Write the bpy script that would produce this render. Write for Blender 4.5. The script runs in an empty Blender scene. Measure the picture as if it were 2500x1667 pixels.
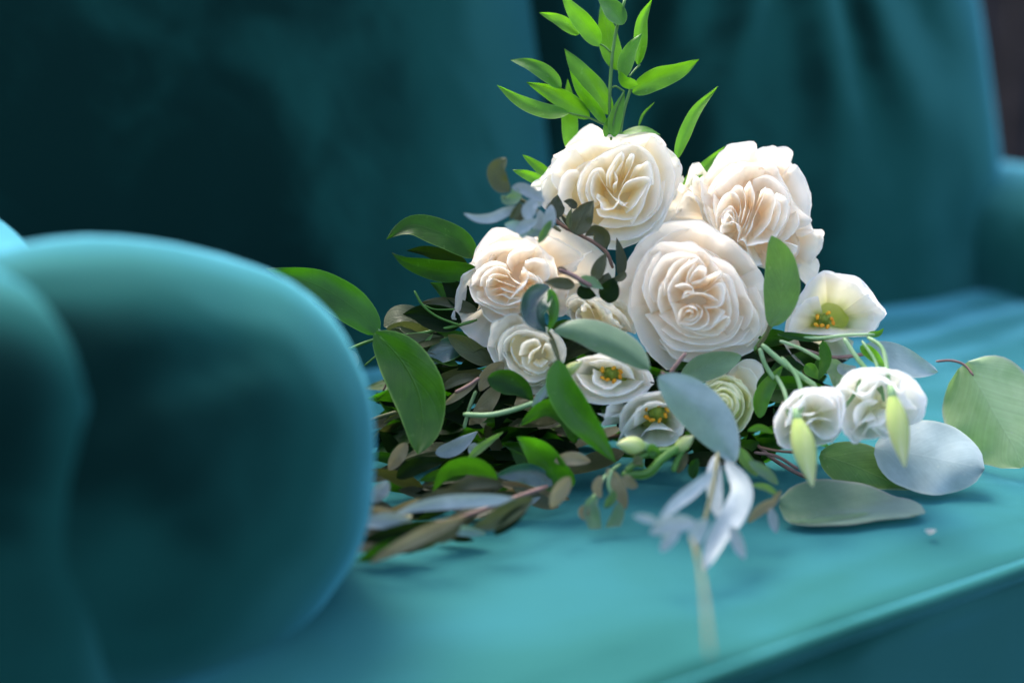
import bpy, math, random
import numpy as np
from mathutils import Vector, noise

random.seed(7)
R = math.radians
scene = bpy.context.scene
COL = scene.collection

# ------------------------------------------------------------------ camera
CAMZ, PITCH, LENS = 0.78, R(15.82), 50.0
cam_d = bpy.data.cameras.new('camera')
cam = bpy.data.objects.new('camera', cam_d); COL.objects.link(cam)
cam.location = (0, 0, CAMZ); cam.rotation_euler = (R(90) - PITCH, 0, 0)
cam_d.lens = LENS; cam_d.sensor_width = 36; cam_d.clip_start = 0.02; cam_d.clip_end = 200
cam_d.dof.use_dof = True; cam_d.dof.focus_distance = 0.875; cam_d.dof.aperture_fstop = 1.75
scene.camera = cam
# ------------------------------------------------------------------ sky, sun, exposure
SUN_EL, SUN_AZ = R(56), R(-28)         # azimuth measured from +Y towards -X when negative
w = bpy.data.worlds.new('World'); scene.world = w; w.use_nodes = True
nt = w.node_tree; nt.nodes.clear()
sky = nt.nodes.new('ShaderNodeTexSky'); sky.sky_type = 'NISHITA'; sky.sun_disc = False
sky.sun_elevation = SUN_EL; sky.sun_rotation = SUN_AZ; sky.air_density = 1.0; sky.dust_density = 4.0; sky.ozone_density = 1.0
bg = nt.nodes.new('ShaderNodeBackground'); bg.inputs[1].default_value = 0.15
wo = nt.nodes.new('ShaderNodeOutputWorld')
nt.links.new(sky.outputs[0], bg.inputs[0]); nt.links.new(bg.outputs[0], wo.inputs[0])
sd = bpy.data.lights.new('sun', 'SUN'); sd.energy = 1.15; sd.angle = R(30); sd.color = (1.0, 0.96, 0.9)
so = bpy.data.objects.new('sun', sd); COL.objects.link(so)
sdir = Vector((math.sin(SUN_AZ) * math.cos(SUN_EL), math.cos(SUN_AZ) * math.cos(SUN_EL), math.sin(SUN_EL)))
so.rotation_euler = sdir.to_track_quat('Z', 'Y').to_euler(); so.location = (0, 2, 4)
scene.view_settings.view_transform = 'Standard'; scene.view_settings.look = 'None'
scene.view_settings.exposure = 1.8; scene.view_settings.gamma = 1.0
scene.render.engine = 'CYCLES'
cy = scene.cycles
cy.max_bounces = 10; cy.diffuse_bounces = 7; cy.glossy_bounces = 3; cy.transmission_bounces = 6; cy.transparent_max_bounces = 4
cy.caustics_reflective = False; cy.caustics_refractive = False
try:
    cy.use_denoising = True; cy.denoiser = 'OPENIMAGEDENOISE'
except Exception:
    pass

# ------------------------------------------------------------------ pixel <-> space
FPX = LENS / 36 * 2500
FWD = np.array((0, math.cos(PITCH), -math.sin(PITCH)))
UPV = np.array((0, math.sin(PITCH), math.cos(PITCH)))
RGT = np.array((1.0, 0, 0))
CAMP = np.array((0, 0, CAMZ))
D0 = 0.885                                # distance of the roses along the view
SEAT = 0.45

def P(u, v, zc):
    """place of photo pixel (u,v) at zc centimetres in front of the rose plane"""
    D = D0 - zc / 100.0
    return CAMP + D * (FWD + (u - 1250) / FPX * RGT - (v - 833.5) / FPX * UPV)

def PA(U, V, Z):
    D = D0 - np.asarray(Z, float) / 100.0
    U = np.asarray(U, float); V = np.asarray(V, float)
    return CAMP + D[..., None] * (FWD + ((U - 1250) / FPX)[..., None] * RGT - ((V - 833.5) / FPX)[..., None] * UPV)

def seat_zc(u, v, lift=0.011):
    d = FWD + (u - 1250) / FPX * RGT - (v - 833.5) / FPX * UPV
    return (D0 - (SEAT + lift - CAMZ) / d[2]) * 100

VW = {'0': (0, 0, 1.06293), '1': (1180, 0, .26782), '2': (1100, 280, .26786), '3': (1600, 300, .26786),
      '4': (680, 500, .25515), '5': (1080, 520, .28058), '6': (1480, 520, .28058), '7': (850, 780, .3954),
      '8': (1300, 840, .35714), 'B': (1850, 640, .44643), 'A': (0, 500, .74405), 'C': (1700, 0, .57389), 'D': (1500, 1150, .42517)}
def q(view, pts):
    x, y, s = VW[view]
    return [(x + a * s, y + b * s) for a, b in pts]

# ------------------------------------------------------------------ object helpers
def link(o, parent=None, loc=None):
    COL.objects.link(o)
    if parent is not None: o.parent = parent
    if loc is not None: o.location = loc
    return o
def empty(name, loc, parent=None, label=None, cat=None, group=None):
    o = bpy.data.objects.new(name, None); o.empty_display_size = .01
    link(o, parent)
    base = o_world(parent) if parent is not None else Vector((0, 0, 0))
    o.location = Vector(loc) - base
    if label: o['label'] = label
    if cat: o['category'] = cat
    if group: o['group'] = group
    return o
def o_world(o):
    v = Vector((0, 0, 0))
    while o is not None:
        v += Vector(o.location); o = o.parent
    return v
def mesh_obj(name, verts, faces, mat, parent=None, uvs=None, smooth=True, label=None):
    base = o_world(parent) if parent is not None else Vector((0, 0, 0))
    V = np.asarray(verts, float).reshape(-1, 3) - np.array(base)
    me = bpy.data.meshes.new(name)
    me.from_pydata(V.tolist(), [], faces)
    if smooth: me.polygons.foreach_set('use_smooth', [True] * len(me.polygons))
    if uvs is not None:
        ul = me.uv_layers.new(name='UVMap')
        li = np.zeros(len(me.loops), dtype=np.int32); me.loops.foreach_get('vertex_index', li)
        ul.data.foreach_set('uv', np.asarray(uvs, float)[li].ravel())
    me.materials.append(mat); me.update()
    o = bpy.data.objects.new(name, me); link(o, parent)
    if label: o['label'] = label
    return o
def grid_faces(nu, nv, closed_u=False):
    f = []
    for j in range(nv - 1):
        for i in range(nu - (0 if closed_u else 1)):
            a = j * nu + i; b = j * nu + (i + 1) % nu
            f.append((a, b, b + nu, a + nu))
    return f
def spline(pts, n):
    """Catmull-Rom through pts (k-D), resampled evenly to n points"""
    p = np.asarray(pts, float)
    if len(p) == 2: p = np.array([p[0], (p[0] + p[1]) / 2, p[1]])
    e = np.vstack([2 * p[0] - p[1], p, 2 * p[-1] - p[-2]])
    out = []
    for i in range(1, len(e) - 2):
        for t in np.linspace(0, 1, 12, endpoint=False):
            a, b, c, d = e[i - 1], e[i], e[i + 1], e[i + 2]
            out.append(.5 * ((2 * b) + (-a + c) * t + (2 * a - 5 * b + 4 * c - d) * t * t + (-a + 3 * b - 3 * c + d) * t ** 3))
    out.append(p[-1]); out = np.array(out)
    s = np.r_[0, np.cumsum(np.linalg.norm(np.diff(out[:, :2], axis=0), axis=1))]
    if s[-1] == 0: s = np.linspace(0, 1, len(out))
    ss = np.linspace(0, s[-1], n)
    return np.stack([np.interp(ss, s, out[:, k]) for k in range(out.shape[1])], 1)
def wob(n, amp, freq, seed):
    return np.array([noise.noise(Vector((i * freq, seed * 7.31, seed * 1.7))) for i in range(n)]) * amp

# ------------------------------------------------------------------ materials
def new_mat(name):
    m = bpy.data.materials.new(name); m.use_nodes = True
    m.node_tree.nodes.clear(); return m, m.node_tree.nodes, m.node_tree.links
def N(ns, t, **kw):
    n = ns.new(t)
    for k, v in kw.items(): setattr(n, k, v)
    return n
def ramp(ns, stops):
    r = ns.new('ShaderNodeValToRGB'); r.color_ramp.interpolation = 'EASE'
    el = r.color_ramp.elements
    while len(el) < len(stops): el.new(0.5)
    for e, (p, c) in zip(el, stops): e.position = p; e.color = (*c, 1)
    return r
def petal_mat(name, base, mid, tip, trans=0.5, bump=0.35):
    m, ns, ls = new_mat(name)
    uv = N(ns, 'ShaderNodeUVMap'); sep = N(ns, 'ShaderNodeSeparateXYZ'); ls.new(uv.outputs[0], sep.inputs[0])
    nz = N(ns, 'ShaderNodeTexNoise'); nz.inputs['Scale'].default_value = 55; nz.inputs['Detail'].default_value = 4
    tc = N(ns, 'ShaderNodeTexCoord'); ls.new(tc.outputs['Object'], nz.inputs['Vector'])
    add = N(ns, 'ShaderNodeMath', operation='MULTIPLY_ADD'); ls.new(nz.outputs[0], add.inputs[0]); add.inputs[1].default_value = .35; ls.new(sep.outputs[1], add.inputs[2])
    sub = N(ns, 'ShaderNodeMath', operation='SUBTRACT'); ls.new(add.outputs[0], sub.inputs[0]); sub.inputs[1].default_value = .17
    r = ramp(ns, [(0.05, base), (0.5, mid), (0.95, tip)]); ls.new(sub.outputs[0], r.inputs[0])
    # bruised specks near the rim
    bn = N(ns, 'ShaderNodeTexNoise'); bn.inputs['Scale'].default_value = 150; bn.inputs['Detail'].default_value = 3; ls.new(tc.outputs['Object'], bn.inputs['Vector'])
    br_ = ramp(ns, [(.64, (0, 0, 0)), (.74, (1, 1, 1))]); ls.new(bn.outputs[0], br_.inputs[0])
    rm = ramp(ns, [(.80, (0, 0, 0)), (1.0, (.55, .55, .55))]); ls.new(sep.outputs[1], rm.inputs[0])
    bm = N(ns, 'ShaderNodeMath', operation='MULTIPLY'); ls.new(br_.outputs[0], bm.inputs[0]); ls.new(rm.outputs[0], bm.inputs[1])
    bc = N(ns, 'ShaderNodeMixRGB'); ls.new(bm.outputs[0], bc.inputs[0]); ls.new(r.outputs[0], bc.inputs[1]); bc.inputs[2].default_value = (.62, .50, .32, 1)
    r = bc
    # fine veins running base to rim
    mp = N(ns, 'ShaderNodeMapping'); mp.inputs['Scale'].default_value = (60, 2.5, 1); ls.new(uv.outputs[0], mp.inputs[0])
    vn = N(ns, 'ShaderNodeTexNoise'); vn.inputs['Scale'].default_value = 1; vn.inputs['Detail'].default_value = 3; ls.new(mp.outputs[0], vn.inputs['Vector'])
    bp = N(ns, 'ShaderNodeBump'); bp.inputs['Strength'].default_value = bump; bp.inputs['Distance'].default_value = .0006
    ls.new(vn.outputs[0], bp.inputs['Height'])
    pr = N(ns, 'ShaderNodeBsdfPrincipled'); ls.new(r.outputs[0], pr.inputs['Base Color'])
    pr.inputs['Roughness'].default_value = .55; pr.inputs['Specular IOR Level'].default_value = .25
    pr.inputs['Subsurface Weight'].default_value = .4; pr.inputs['Subsurface Radius'].default_value = (1, .7, .5); pr.inputs['Subsurface Scale'].default_value = .004
    pr.inputs['Sheen Weight'].default_value = .12; pr.inputs['Sheen Roughness'].default_value = .4
    ls.new(bp.outputs[0], pr.inputs['Normal'])
    tr = N(ns, 'ShaderNodeBsdfTranslucent')
    hs = N(ns, 'ShaderNodeHueSaturation'); hs.inputs['Saturation'].default_value = 1.15; hs.inputs['Value'].default_value = 1.08
    ls.new(r.outputs[0], hs.inputs['Color']); ls.new(hs.outputs[0], tr.inputs['Color'])
    mx = N(ns, 'ShaderNodeMixShader'); mx.inputs[0].default_value = trans
    ls.new(pr.outputs[0], mx.inputs[1]); ls.new(tr.outputs[0], mx.inputs[2])
    o = N(ns, 'ShaderNodeOutputMaterial'); ls.new(mx.outputs[0], o.inputs[0]); return m
def leaf_mat(name, c1, c2, edge, trc, trans=.35, rough=.35, spec=.5, vein=.5, bloom=None, coat=0.0):
    """c1/c2 blade colours, edge margin and painted rim-highlight colour, trc colour of the light coming through"""
    m, ns, ls = new_mat(name)
    uv = N(ns, 'ShaderNodeUVMap'); sep = N(ns, 'ShaderNodeSeparateXYZ'); ls.new(uv.outputs[0], sep.inputs[0])
    tc = N(ns, 'ShaderNodeTexCoord')
    nz = N(ns, 'ShaderNodeTexNoise'); nz.inputs['Scale'].default_value = 40; nz.inputs['Detail'].default_value = 5; nz.inputs['Roughness'].default_value = .6
    ls.new(tc.outputs['Object'], nz.inputs['Vector'])
    r = ramp(ns, [(.35, c1), (.68, c2)]); ls.new(nz.outputs[0], r.inputs[0])
    sp = N(ns, 'ShaderNodeTexNoise'); sp.inputs['Scale'].default_value = 260; sp.inputs['Detail'].default_value = 2; ls.new(tc.outputs['Object'], sp.inputs['Vector'])
    sr_ = ramp(ns, [(.66, (0, 0, 0)), (.74, (.45, .45, .45))]); ls.new(sp.outputs[0], sr_.inputs[0])
    sm = N(ns, 'ShaderNodeMixRGB'); ls.new(sr_.outputs[0], sm.inputs[0]); ls.new(r.outputs[0], sm.inputs[1]); sm.inputs[2].default_value = (*edge, 1)
    r = sm
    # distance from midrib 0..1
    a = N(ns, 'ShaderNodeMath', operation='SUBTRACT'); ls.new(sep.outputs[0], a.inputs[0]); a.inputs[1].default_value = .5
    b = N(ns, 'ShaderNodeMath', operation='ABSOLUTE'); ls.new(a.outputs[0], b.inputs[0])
    er = ramp(ns, [(.455, (0, 0, 0)), (.495, (1, 1, 1))]); ls.new(b.outputs[0], er.inputs[0])  # pale leaf margin, with the rim highlight painted in as colour
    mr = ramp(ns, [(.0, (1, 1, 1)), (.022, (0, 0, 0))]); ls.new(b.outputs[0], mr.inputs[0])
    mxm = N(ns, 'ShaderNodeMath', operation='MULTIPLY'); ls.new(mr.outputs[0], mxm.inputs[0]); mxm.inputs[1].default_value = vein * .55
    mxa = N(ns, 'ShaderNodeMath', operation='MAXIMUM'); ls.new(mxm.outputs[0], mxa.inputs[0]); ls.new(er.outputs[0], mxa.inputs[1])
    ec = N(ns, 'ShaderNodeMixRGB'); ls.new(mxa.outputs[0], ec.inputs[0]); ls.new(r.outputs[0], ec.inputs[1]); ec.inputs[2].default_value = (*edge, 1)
    # side veins: skewed stripes
    sk = N(ns, 'ShaderNodeMath', operation='MULTIPLY_ADD'); ls.new(b.outputs[0], sk.inputs[0]); sk.inputs[1].default_value = -.9; ls.new(sep.outputs[1], sk.inputs[2])
    cb = N(ns, 'ShaderNodeCombineXYZ'); ls.new(sk.outputs[0], cb.inputs[0])
    wv = N(ns, 'ShaderNodeTexNoise'); wv.inputs['Scale'].default_value = 26; wv.inputs['Detail'].default_value = 2; ls.new(cb.outputs[0], wv.inputs['Vector'])
    bp = N(ns, 'ShaderNodeBump'); bp.inputs['Strength'].default_value = vein; bp.inputs['Distance'].default_value = .0008
    vr = ramp(ns, [(.38, (.72, .72, .72)), (.62, (1.25, 1.25, 1.2))]); ls.new(wv.outputs[0], vr.inputs[0])
    vm = N(ns, 'ShaderNodeMixRGB', blend_type='MULTIPLY'); vm.inputs[0].default_value = min(.7, vein * 1.5); ls.new(ec.outputs[0], vm.inputs[1]); ls.new(vr.outputs[0], vm.inputs[2])
    hs = N(ns, 'ShaderNodeMath', operation='ADD'); ls.new(wv.outputs[0], hs.inputs[0]); ls.new(mr.outputs[0], hs.inputs[1])
    ls.new(hs.outputs[0], bp.inputs['Height'])
    pr = N(ns, 'ShaderNodeBsdfPrincipled'); ls.new(vm.outputs[0], pr.inputs['Base Color'])
    pr.inputs['Roughness'].default_value = rough; pr.inputs['Specular IOR Level'].default_value = spec
    pr.inputs['Coat Weight'].default_value = coat; pr.inputs['Coat Roughness'].default_value = .25
    if bloom:
        pr.inputs['Sheen Weight'].default_value = .6; pr.inputs['Sheen Roughness'].default_value = .5; pr.inputs['Sheen Tint'].default_value = (*bloom, 1)
    ls.new(bp.outputs[0], pr.inputs['Normal'])
    oi = N(ns, 'ShaderNodeObjectInfo'); ov = N(ns, 'ShaderNodeMapRange'); ls.new(oi.outputs['Random'], ov.inputs[0]); ov.inputs[3].default_value = .72; ov.inputs[4].default_value = 1.18
    oh = N(ns, 'ShaderNodeMapRange'); ls.new(oi.outputs['Random'], oh.inputs[0]); oh.inputs[3].default_value = .515; oh.inputs[4].default_value = .485
    hv = N(ns, 'ShaderNodeHueSaturation'); ls.new(vm.outputs[0], hv.inputs['Color']); ls.new(ov.outputs[0], hv.inputs['Value']); ls.new(oh.outputs[0], hv.inputs['Hue']); ls.new(hv.outputs[0], pr.inputs['Base Color'])
    tr = N(ns, 'ShaderNodeBsdfTranslucent')
    tm = N(ns, 'ShaderNodeMixRGB', blend_type='MULTIPLY'); tm.inputs[0].default_value = .5; tm.inputs[1].default_value = (*trc, 1)
    tr2 = ramp(ns, [(.3, (.6, .6, .6)), (.7, (1, 1, 1))]); ls.new(nz.outputs[0], tr2.inputs[0]); ls.new(tr2.outputs[0], tm.inputs[2])
    hv2 = N(ns, 'ShaderNodeHueSaturation'); ls.new(tm.outputs[0], hv2.inputs['Color']); ls.new(ov.outputs[0], hv2.inputs['Value']); ls.new(hv2.outputs[0], tr.inputs['Color'])
    mx = N(ns, 'ShaderNodeMixShader'); mx.inputs[0].default_value = trans
    ls.new(pr.outputs[0], mx.inputs[1]); ls.new(tr.outputs[0], mx.inputs[2])
    o = N(ns, 'ShaderNodeOutputMaterial'); ls.new(mx.outputs[0], o.inputs[0]); return m
def simple_mat(name, c1, c2, rough=.5, scale=60, spec=.4, trans=0, bump=.2):
    m, ns, ls = new_mat(name)
    tc = N(ns, 'ShaderNodeTexCoord'); nz = N(ns, 'ShaderNodeTexNoise'); nz.inputs['Scale'].default_value = scale; nz.inputs['Detail'].default_value = 5
    ls.new(tc.outputs['Object'], nz.inputs['Vector'])
    r = ramp(ns, [(.35, c1), (.65, c2)]); ls.new(nz.outputs[0], r.inputs[0])
    pr = N(ns, 'ShaderNodeBsdfPrincipled'); ls.new(r.outputs[0], pr.inputs['Base Color'])
    pr.inputs['Roughness'].default_value = rough; pr.inputs['Specular IOR Level'].default_value = spec
    bp = N(ns, 'ShaderNodeBump'); bp.inputs['Strength'].default_value = bump; bp.inputs['Distance'].default_value = .001
    ls.new(nz.outputs[0], bp.inputs['Height']); ls.new(bp.outputs[0], pr.inputs['Normal'])
    o = N(ns, 'ShaderNodeOutputMaterial')
    if trans:
        tr = N(ns, 'ShaderNodeBsdfTranslucent'); ls.new(r.outputs[0], tr.inputs[0]); mx = N(ns, 'ShaderNodeMixShader'); mx.inputs[0].default_value = trans
        ls.new(pr.outputs[0], mx.inputs[1]); ls.new(tr.outputs[0], mx.inputs[2]); ls.new(mx.outputs[0], o.inputs[0])
    else: ls.new(pr.outputs[0], o.inputs[0])
    return m
def velvet_mat(name):
    """pile fabric: dark when looked at down the fibres, pale teal at grazing angles, brushed patches"""
    m, ns, ls = new_mat(name)
    tc = N(ns, 'ShaderNodeTexCoord')
    nz = N(ns, 'ShaderNodeTexNoise'); nz.inputs['Scale'].default_value = 10; nz.inputs['Detail'].default_value = 2; nz.inputs['Distortion'].default_value = .5
    ls.new(tc.outputs['Object'], nz.inputs['Vector'])
    fine = N(ns, 'ShaderNodeTexNoise'); fine.inputs['Scale'].default_value = 900; fine.inputs['Detail'].default_value = 2; ls.new(tc.outputs['Object'], fine.inputs['Vector'])
    # brushed streaks in the pile
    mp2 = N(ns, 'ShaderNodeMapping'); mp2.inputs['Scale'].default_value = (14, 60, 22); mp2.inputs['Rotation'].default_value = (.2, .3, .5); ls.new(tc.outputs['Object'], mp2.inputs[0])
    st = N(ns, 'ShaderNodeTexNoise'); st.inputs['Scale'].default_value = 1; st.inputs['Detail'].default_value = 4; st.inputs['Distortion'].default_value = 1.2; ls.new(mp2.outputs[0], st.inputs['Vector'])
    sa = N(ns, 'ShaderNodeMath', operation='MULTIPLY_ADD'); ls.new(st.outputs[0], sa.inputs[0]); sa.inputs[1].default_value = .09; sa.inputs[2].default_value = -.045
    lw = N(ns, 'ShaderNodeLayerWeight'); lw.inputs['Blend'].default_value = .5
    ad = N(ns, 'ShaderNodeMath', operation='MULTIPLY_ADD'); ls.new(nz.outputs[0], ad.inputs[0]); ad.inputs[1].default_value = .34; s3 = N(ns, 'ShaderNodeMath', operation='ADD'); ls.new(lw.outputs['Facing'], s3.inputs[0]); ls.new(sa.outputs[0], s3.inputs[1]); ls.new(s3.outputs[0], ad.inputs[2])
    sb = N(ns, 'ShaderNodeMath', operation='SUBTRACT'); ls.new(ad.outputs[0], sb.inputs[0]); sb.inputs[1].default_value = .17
    r = ramp(ns, [(.0, (.0014, .016, .0130)), (.24, (.008, .064, .054)), (.44, (.020, .108, .098)), (.66, (.025, .130, .140)), (.94, (.078, .28, .35))]); ls.new(sb.outputs[0], r.inputs[0])  # pile sheen painted into the base colour, paler towards grazing view
    bp = N(ns, 'ShaderNodeBump'); bp.inputs['Strength'].default_value = .2; bp.inputs['Distance'].default_value = .0006; ls.new(fine.outputs[0], bp.inputs['Height'])
    pr = N(ns, 'ShaderNodeBsdfPrincipled'); ls.new(r.outputs[0], pr.inputs['Base Color'])
    pr.inputs['Roughness'].default_value = .8; pr.inputs['Specular IOR Level'].default_value = .04
    pr.inputs['Sheen Weight'].default_value = .4; pr.inputs['Sheen Roughness'].default_value = .45
    pr.inputs['Sheen Tint'].default_value = (.16, .70, .82, 1)
    ls.new(bp.outputs[0], pr.inputs['Normal'])
    o = N(ns, 'ShaderNodeOutputMaterial'); ls.new(pr.outputs[0], o.inputs[0]); return m

M = {}
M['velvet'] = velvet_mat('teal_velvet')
M['cream'] = petal_mat('cream_petal', (.93, .77, .42), (.92, .84, .63), (.90, .87, .80))
M['blush'] = petal_mat('blush_petal', (.94, .77, .55), (.92, .82, .67), (.90, .86, .79))
M['ivory'] = petal_mat('ivory_petal', (.90, .78, .46), (.91, .85, .68), (.90, .88, .80))
M['white'] = petal_mat('white_petal', (.50, .56, .10), (.94, .92, .80), (.95, .93, .90), trans=.4)
M['plain'] = petal_mat('plain_white_petal', (.84, .84, .62), (.92, .92, .86), (.95, .94, .92), trans=.45)
M['lime'] = petal_mat('lime_petal', (.42, .54, .10), (.88, .88, .52), (.95, .94, .72), trans=.45)
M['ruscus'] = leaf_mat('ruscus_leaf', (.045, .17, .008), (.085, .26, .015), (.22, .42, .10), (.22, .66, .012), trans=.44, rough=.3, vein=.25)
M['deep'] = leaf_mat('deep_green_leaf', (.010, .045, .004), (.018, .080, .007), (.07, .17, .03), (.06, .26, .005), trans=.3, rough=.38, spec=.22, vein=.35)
M['dark'] = leaf_mat('dark_green_leaf', (.003, .010, .002), (.006, .020, .004), (.015, .04, .008), (.03, .09, .006), trans=.12, rough=.5, spec=.08, vein=.4)  # near-black green: shade of the lower foliage put into the colour
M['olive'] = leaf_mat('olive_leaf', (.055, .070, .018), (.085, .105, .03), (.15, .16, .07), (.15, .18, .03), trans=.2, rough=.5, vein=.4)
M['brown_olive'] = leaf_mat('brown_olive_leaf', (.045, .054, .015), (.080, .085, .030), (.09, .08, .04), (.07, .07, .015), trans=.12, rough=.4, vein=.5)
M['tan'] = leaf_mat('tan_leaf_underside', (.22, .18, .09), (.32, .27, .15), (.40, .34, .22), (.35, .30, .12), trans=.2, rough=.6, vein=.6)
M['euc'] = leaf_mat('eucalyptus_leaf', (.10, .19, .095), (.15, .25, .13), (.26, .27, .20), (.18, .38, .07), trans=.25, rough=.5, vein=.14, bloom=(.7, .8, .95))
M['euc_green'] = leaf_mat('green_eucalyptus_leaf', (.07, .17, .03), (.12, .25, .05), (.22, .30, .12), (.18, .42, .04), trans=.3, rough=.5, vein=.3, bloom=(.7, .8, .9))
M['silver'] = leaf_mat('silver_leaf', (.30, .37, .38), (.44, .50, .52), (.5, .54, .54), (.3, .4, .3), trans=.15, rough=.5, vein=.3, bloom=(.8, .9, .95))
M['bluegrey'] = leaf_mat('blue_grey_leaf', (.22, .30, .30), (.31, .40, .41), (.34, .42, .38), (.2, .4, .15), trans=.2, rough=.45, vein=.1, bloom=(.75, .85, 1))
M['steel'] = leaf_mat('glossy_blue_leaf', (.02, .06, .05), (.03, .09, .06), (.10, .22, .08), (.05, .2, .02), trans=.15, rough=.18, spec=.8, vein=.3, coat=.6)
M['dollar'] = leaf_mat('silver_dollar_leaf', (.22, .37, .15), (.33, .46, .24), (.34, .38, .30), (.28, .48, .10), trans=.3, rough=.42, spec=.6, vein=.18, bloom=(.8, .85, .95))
M['stem'] = simple_mat('green_stem', (.06, .16, .02), (.10, .24, .04), rough=.4)
M['stem_pale'] = simple_mat('pale_stem', (.16, .30, .12), (.26, .40, .20), rough=.45)
M['stem_brown'] = simple_mat('brown_stem', (.14, .07, .05), (.22, .12, .08), rough=.6)
M['stem_mauve'] = simple_mat('mauve_stem', (.16, .085, .07), (.25, .15, .13), rough=.5)
M['stem_olive'] = simple_mat('olive_stem', (.09, .10, .04), (.15, .15, .07), rough=.6)
M['anther'] = simple_mat('orange_anther', (.70, .25, .01), (.85, .45, .02), rough=.6, scale=400)
M['pistil'] = simple_mat('green_pistil', (.14, .22, .02), (.26, .34, .04), rough=.5, scale=200)
M['bud'] = petal_mat('bud_petal', (.42, .60, .10), (.66, .72, .30), (.82, .80, .52), trans=.25)
M['gauze'] = simple_mat('fallen_white_petal', (.45, .47, .45), (.55, .56, .55), trans=.3)
M['ground'] = simple_mat('dark_soil', (.020, .016, .014), (.045, .038, .034), rough=.95, scale=6)
M['timber'] = simple_mat('dark_timber', (.018, .012, .012), (.040, .028, .028), rough=.8, scale=14)

# ------------------------------------------------------------------ setting: ground, fence
G = 60
mesh_obj('ground', [(-G, -G, 0), (G, -G, 0), (G, G, 0), (-G, G, 0)], [(0, 1, 2, 3)], M['ground'], smooth=False)['kind'] = 'structure'
def box(x0, x1, y0, y1, z0, z1):
    v = [(x, y, z) for z in (z0, z1) for x, y in ((x0, y0), (x1, y0), (x1, y1), (x0, y1))]
    return v, [(3, 2, 1, 0), (4, 5, 6, 7), (0, 1, 5, 4), (1, 2, 6, 5), (2, 3, 7, 6), (3, 0, 4, 7)]
fence = empty('timber_fence', (1.6, 3.1, 0), label='dark brown timber board fence blurred behind the right end of the sofa', cat='fence')
for k in range(22):
    x = .2 + k * .145
    v, f = box(x, x + .135, 3.1 + random.uniform(-.006, .006), 3.125, 0.02, 1.15 + random.uniform(-.01, .01))
    mesh_obj('board', v, f, M['timber'], fence, smooth=False)
for zz in (.25, .95):
    v, f = box(.15, 3.45, 3.135, 3.18, zz, zz + .08); mesh_obj('rail', v, f, M['timber'], fence, smooth=False)

# ------------------------------------------------------------------ sofa
YAW = R(26)
SX = np.array((math.cos(YAW), math.sin(YAW), 0)); NX = np.array((math.sin(YAW), -math.cos(YAW), 0)); ZX = np.array((0, 0, 1.0))
O = np.array((.13, 1.19, 0))
def SF(s, n, z):
    s, n, z = np.asarray(s, float), np.asarray(n, float), np.asarray(z, float)
    return O + s[..., None] * SX + n[..., None] * NX + z[..., None] * ZX
sofa = empty('velvet_sofa', SF(0, .2, 0), label='teal velvet sofa with rolled arms and a split back, the bouquet lying on its seat', cat='sofa')

def rounded_box(lo, hi, r, n, disp=None, crown=None):
    """sofa-frame rounded box with per-vertex displacement(s,n,z,normal) -> metres"""
    lo, hi = np.array(lo, float), np.array(hi, float); c = (lo + hi) / 2; h = (hi - lo) / 2
    V, F, idx = [], [], {}
    # spacing denser towards the rounded edges
    def ax(k, m):
        m = max(8, m)
        t = np.linspace(-1, 1, m + 1)
        return t
    dims = [max(10, int(2 * h[k] / n)) for k in range(3)]
    for axk in range(3):
        a, b = [(1, 2), (2, 0), (0, 1)][axk]
        for sg in (-1, 1):
            ta, tb = ax(a, dims[a]), ax(b, dims[b])
            ids = {}
            for i, x in enumerate(ta):
                for j, y in enumerate(tb):
                    p = np.zeros(3); p[axk] = sg * h[axk]; p[a] = x * h[a]; p[b] = y * h[b]
                    key = tuple(np.round(p, 5))
                    if key not in idx:
                        idx[key] = len(V)
                        inner = np.clip(p, -(h - r), (h - r)); d = p - inner
                        L = np.linalg.norm(d); nn = d / (L if L else 1)
                        V.append(np.r_[inner + nn * r + c, nn])
                    ids[i, j] = idx[key]
            for i in range(len(ta) - 1):
                for j in range(len(tb) - 1):
                    f = (ids[i, j], ids[i + 1, j], ids[i + 1, j + 1], ids[i, j + 1])
                    F.append(f if sg > 0 else f[::-1])
    V = np.array(V); p, nn = V[:, :3], V[:, 3:]
    if disp is not None:
        d = np.array([disp(*p[i], nn[i]) for i in range(len(p))]); p = p + nn * d[:, None]
    return p, F
def nse(x, y, z=0): return noise.noise(Vector((x, y, z)))
def sofa_part(name, p, F, label=None, parent=sofa):
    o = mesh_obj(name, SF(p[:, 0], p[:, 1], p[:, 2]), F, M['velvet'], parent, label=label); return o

def seat_disp(s, n, z, nn):
    d = 0
    if nn[2] > .3:
        d += .006 * (1 - ((s + .1) / .6) ** 2) * nn[2]
        d += .0045 * nse(s * 5 + n * 3, n * 6) + .0016 * nse(s * 13 - n * 9, n * 15, 2)
        # soft folds running from the front edge up to the bouquet
        d += .0034 * math.sin((s * .8 + n * .65) * 38 + 3 * nse(s * 4, n * 4, 5)) * max(0, 1 - abs(n - .36) / .16)
        # creases towards the back on the right
        d += .0036 * math.sin((n * 1.0 + s * .16) * 95 + 2 * nse(s * 5, n * 5, 3)) * max(0, 1 - abs(n - .10) / .10) * max(0, min(1, s * 3 + .6))
        d -= .004 * math.exp(-((n - .445) / .012) ** 2)
    else:
        d += .003 * nse(s * 7, n * 7, z * 7)
    return d
def seat_warp(s, n): return n + np.maximum(0, n) / .466 * (.0185 - .12 * s)      # the front edge bows out to the left
p, F = rounded_box((-.72, -.12, SEAT - .15), (.46, .468, SEAT), .022, .009, seat_disp)
p[:, 1] = seat_warp(p[:, 0], p[:, 1])
sofa_part('seat_cushion', p, F)
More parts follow.
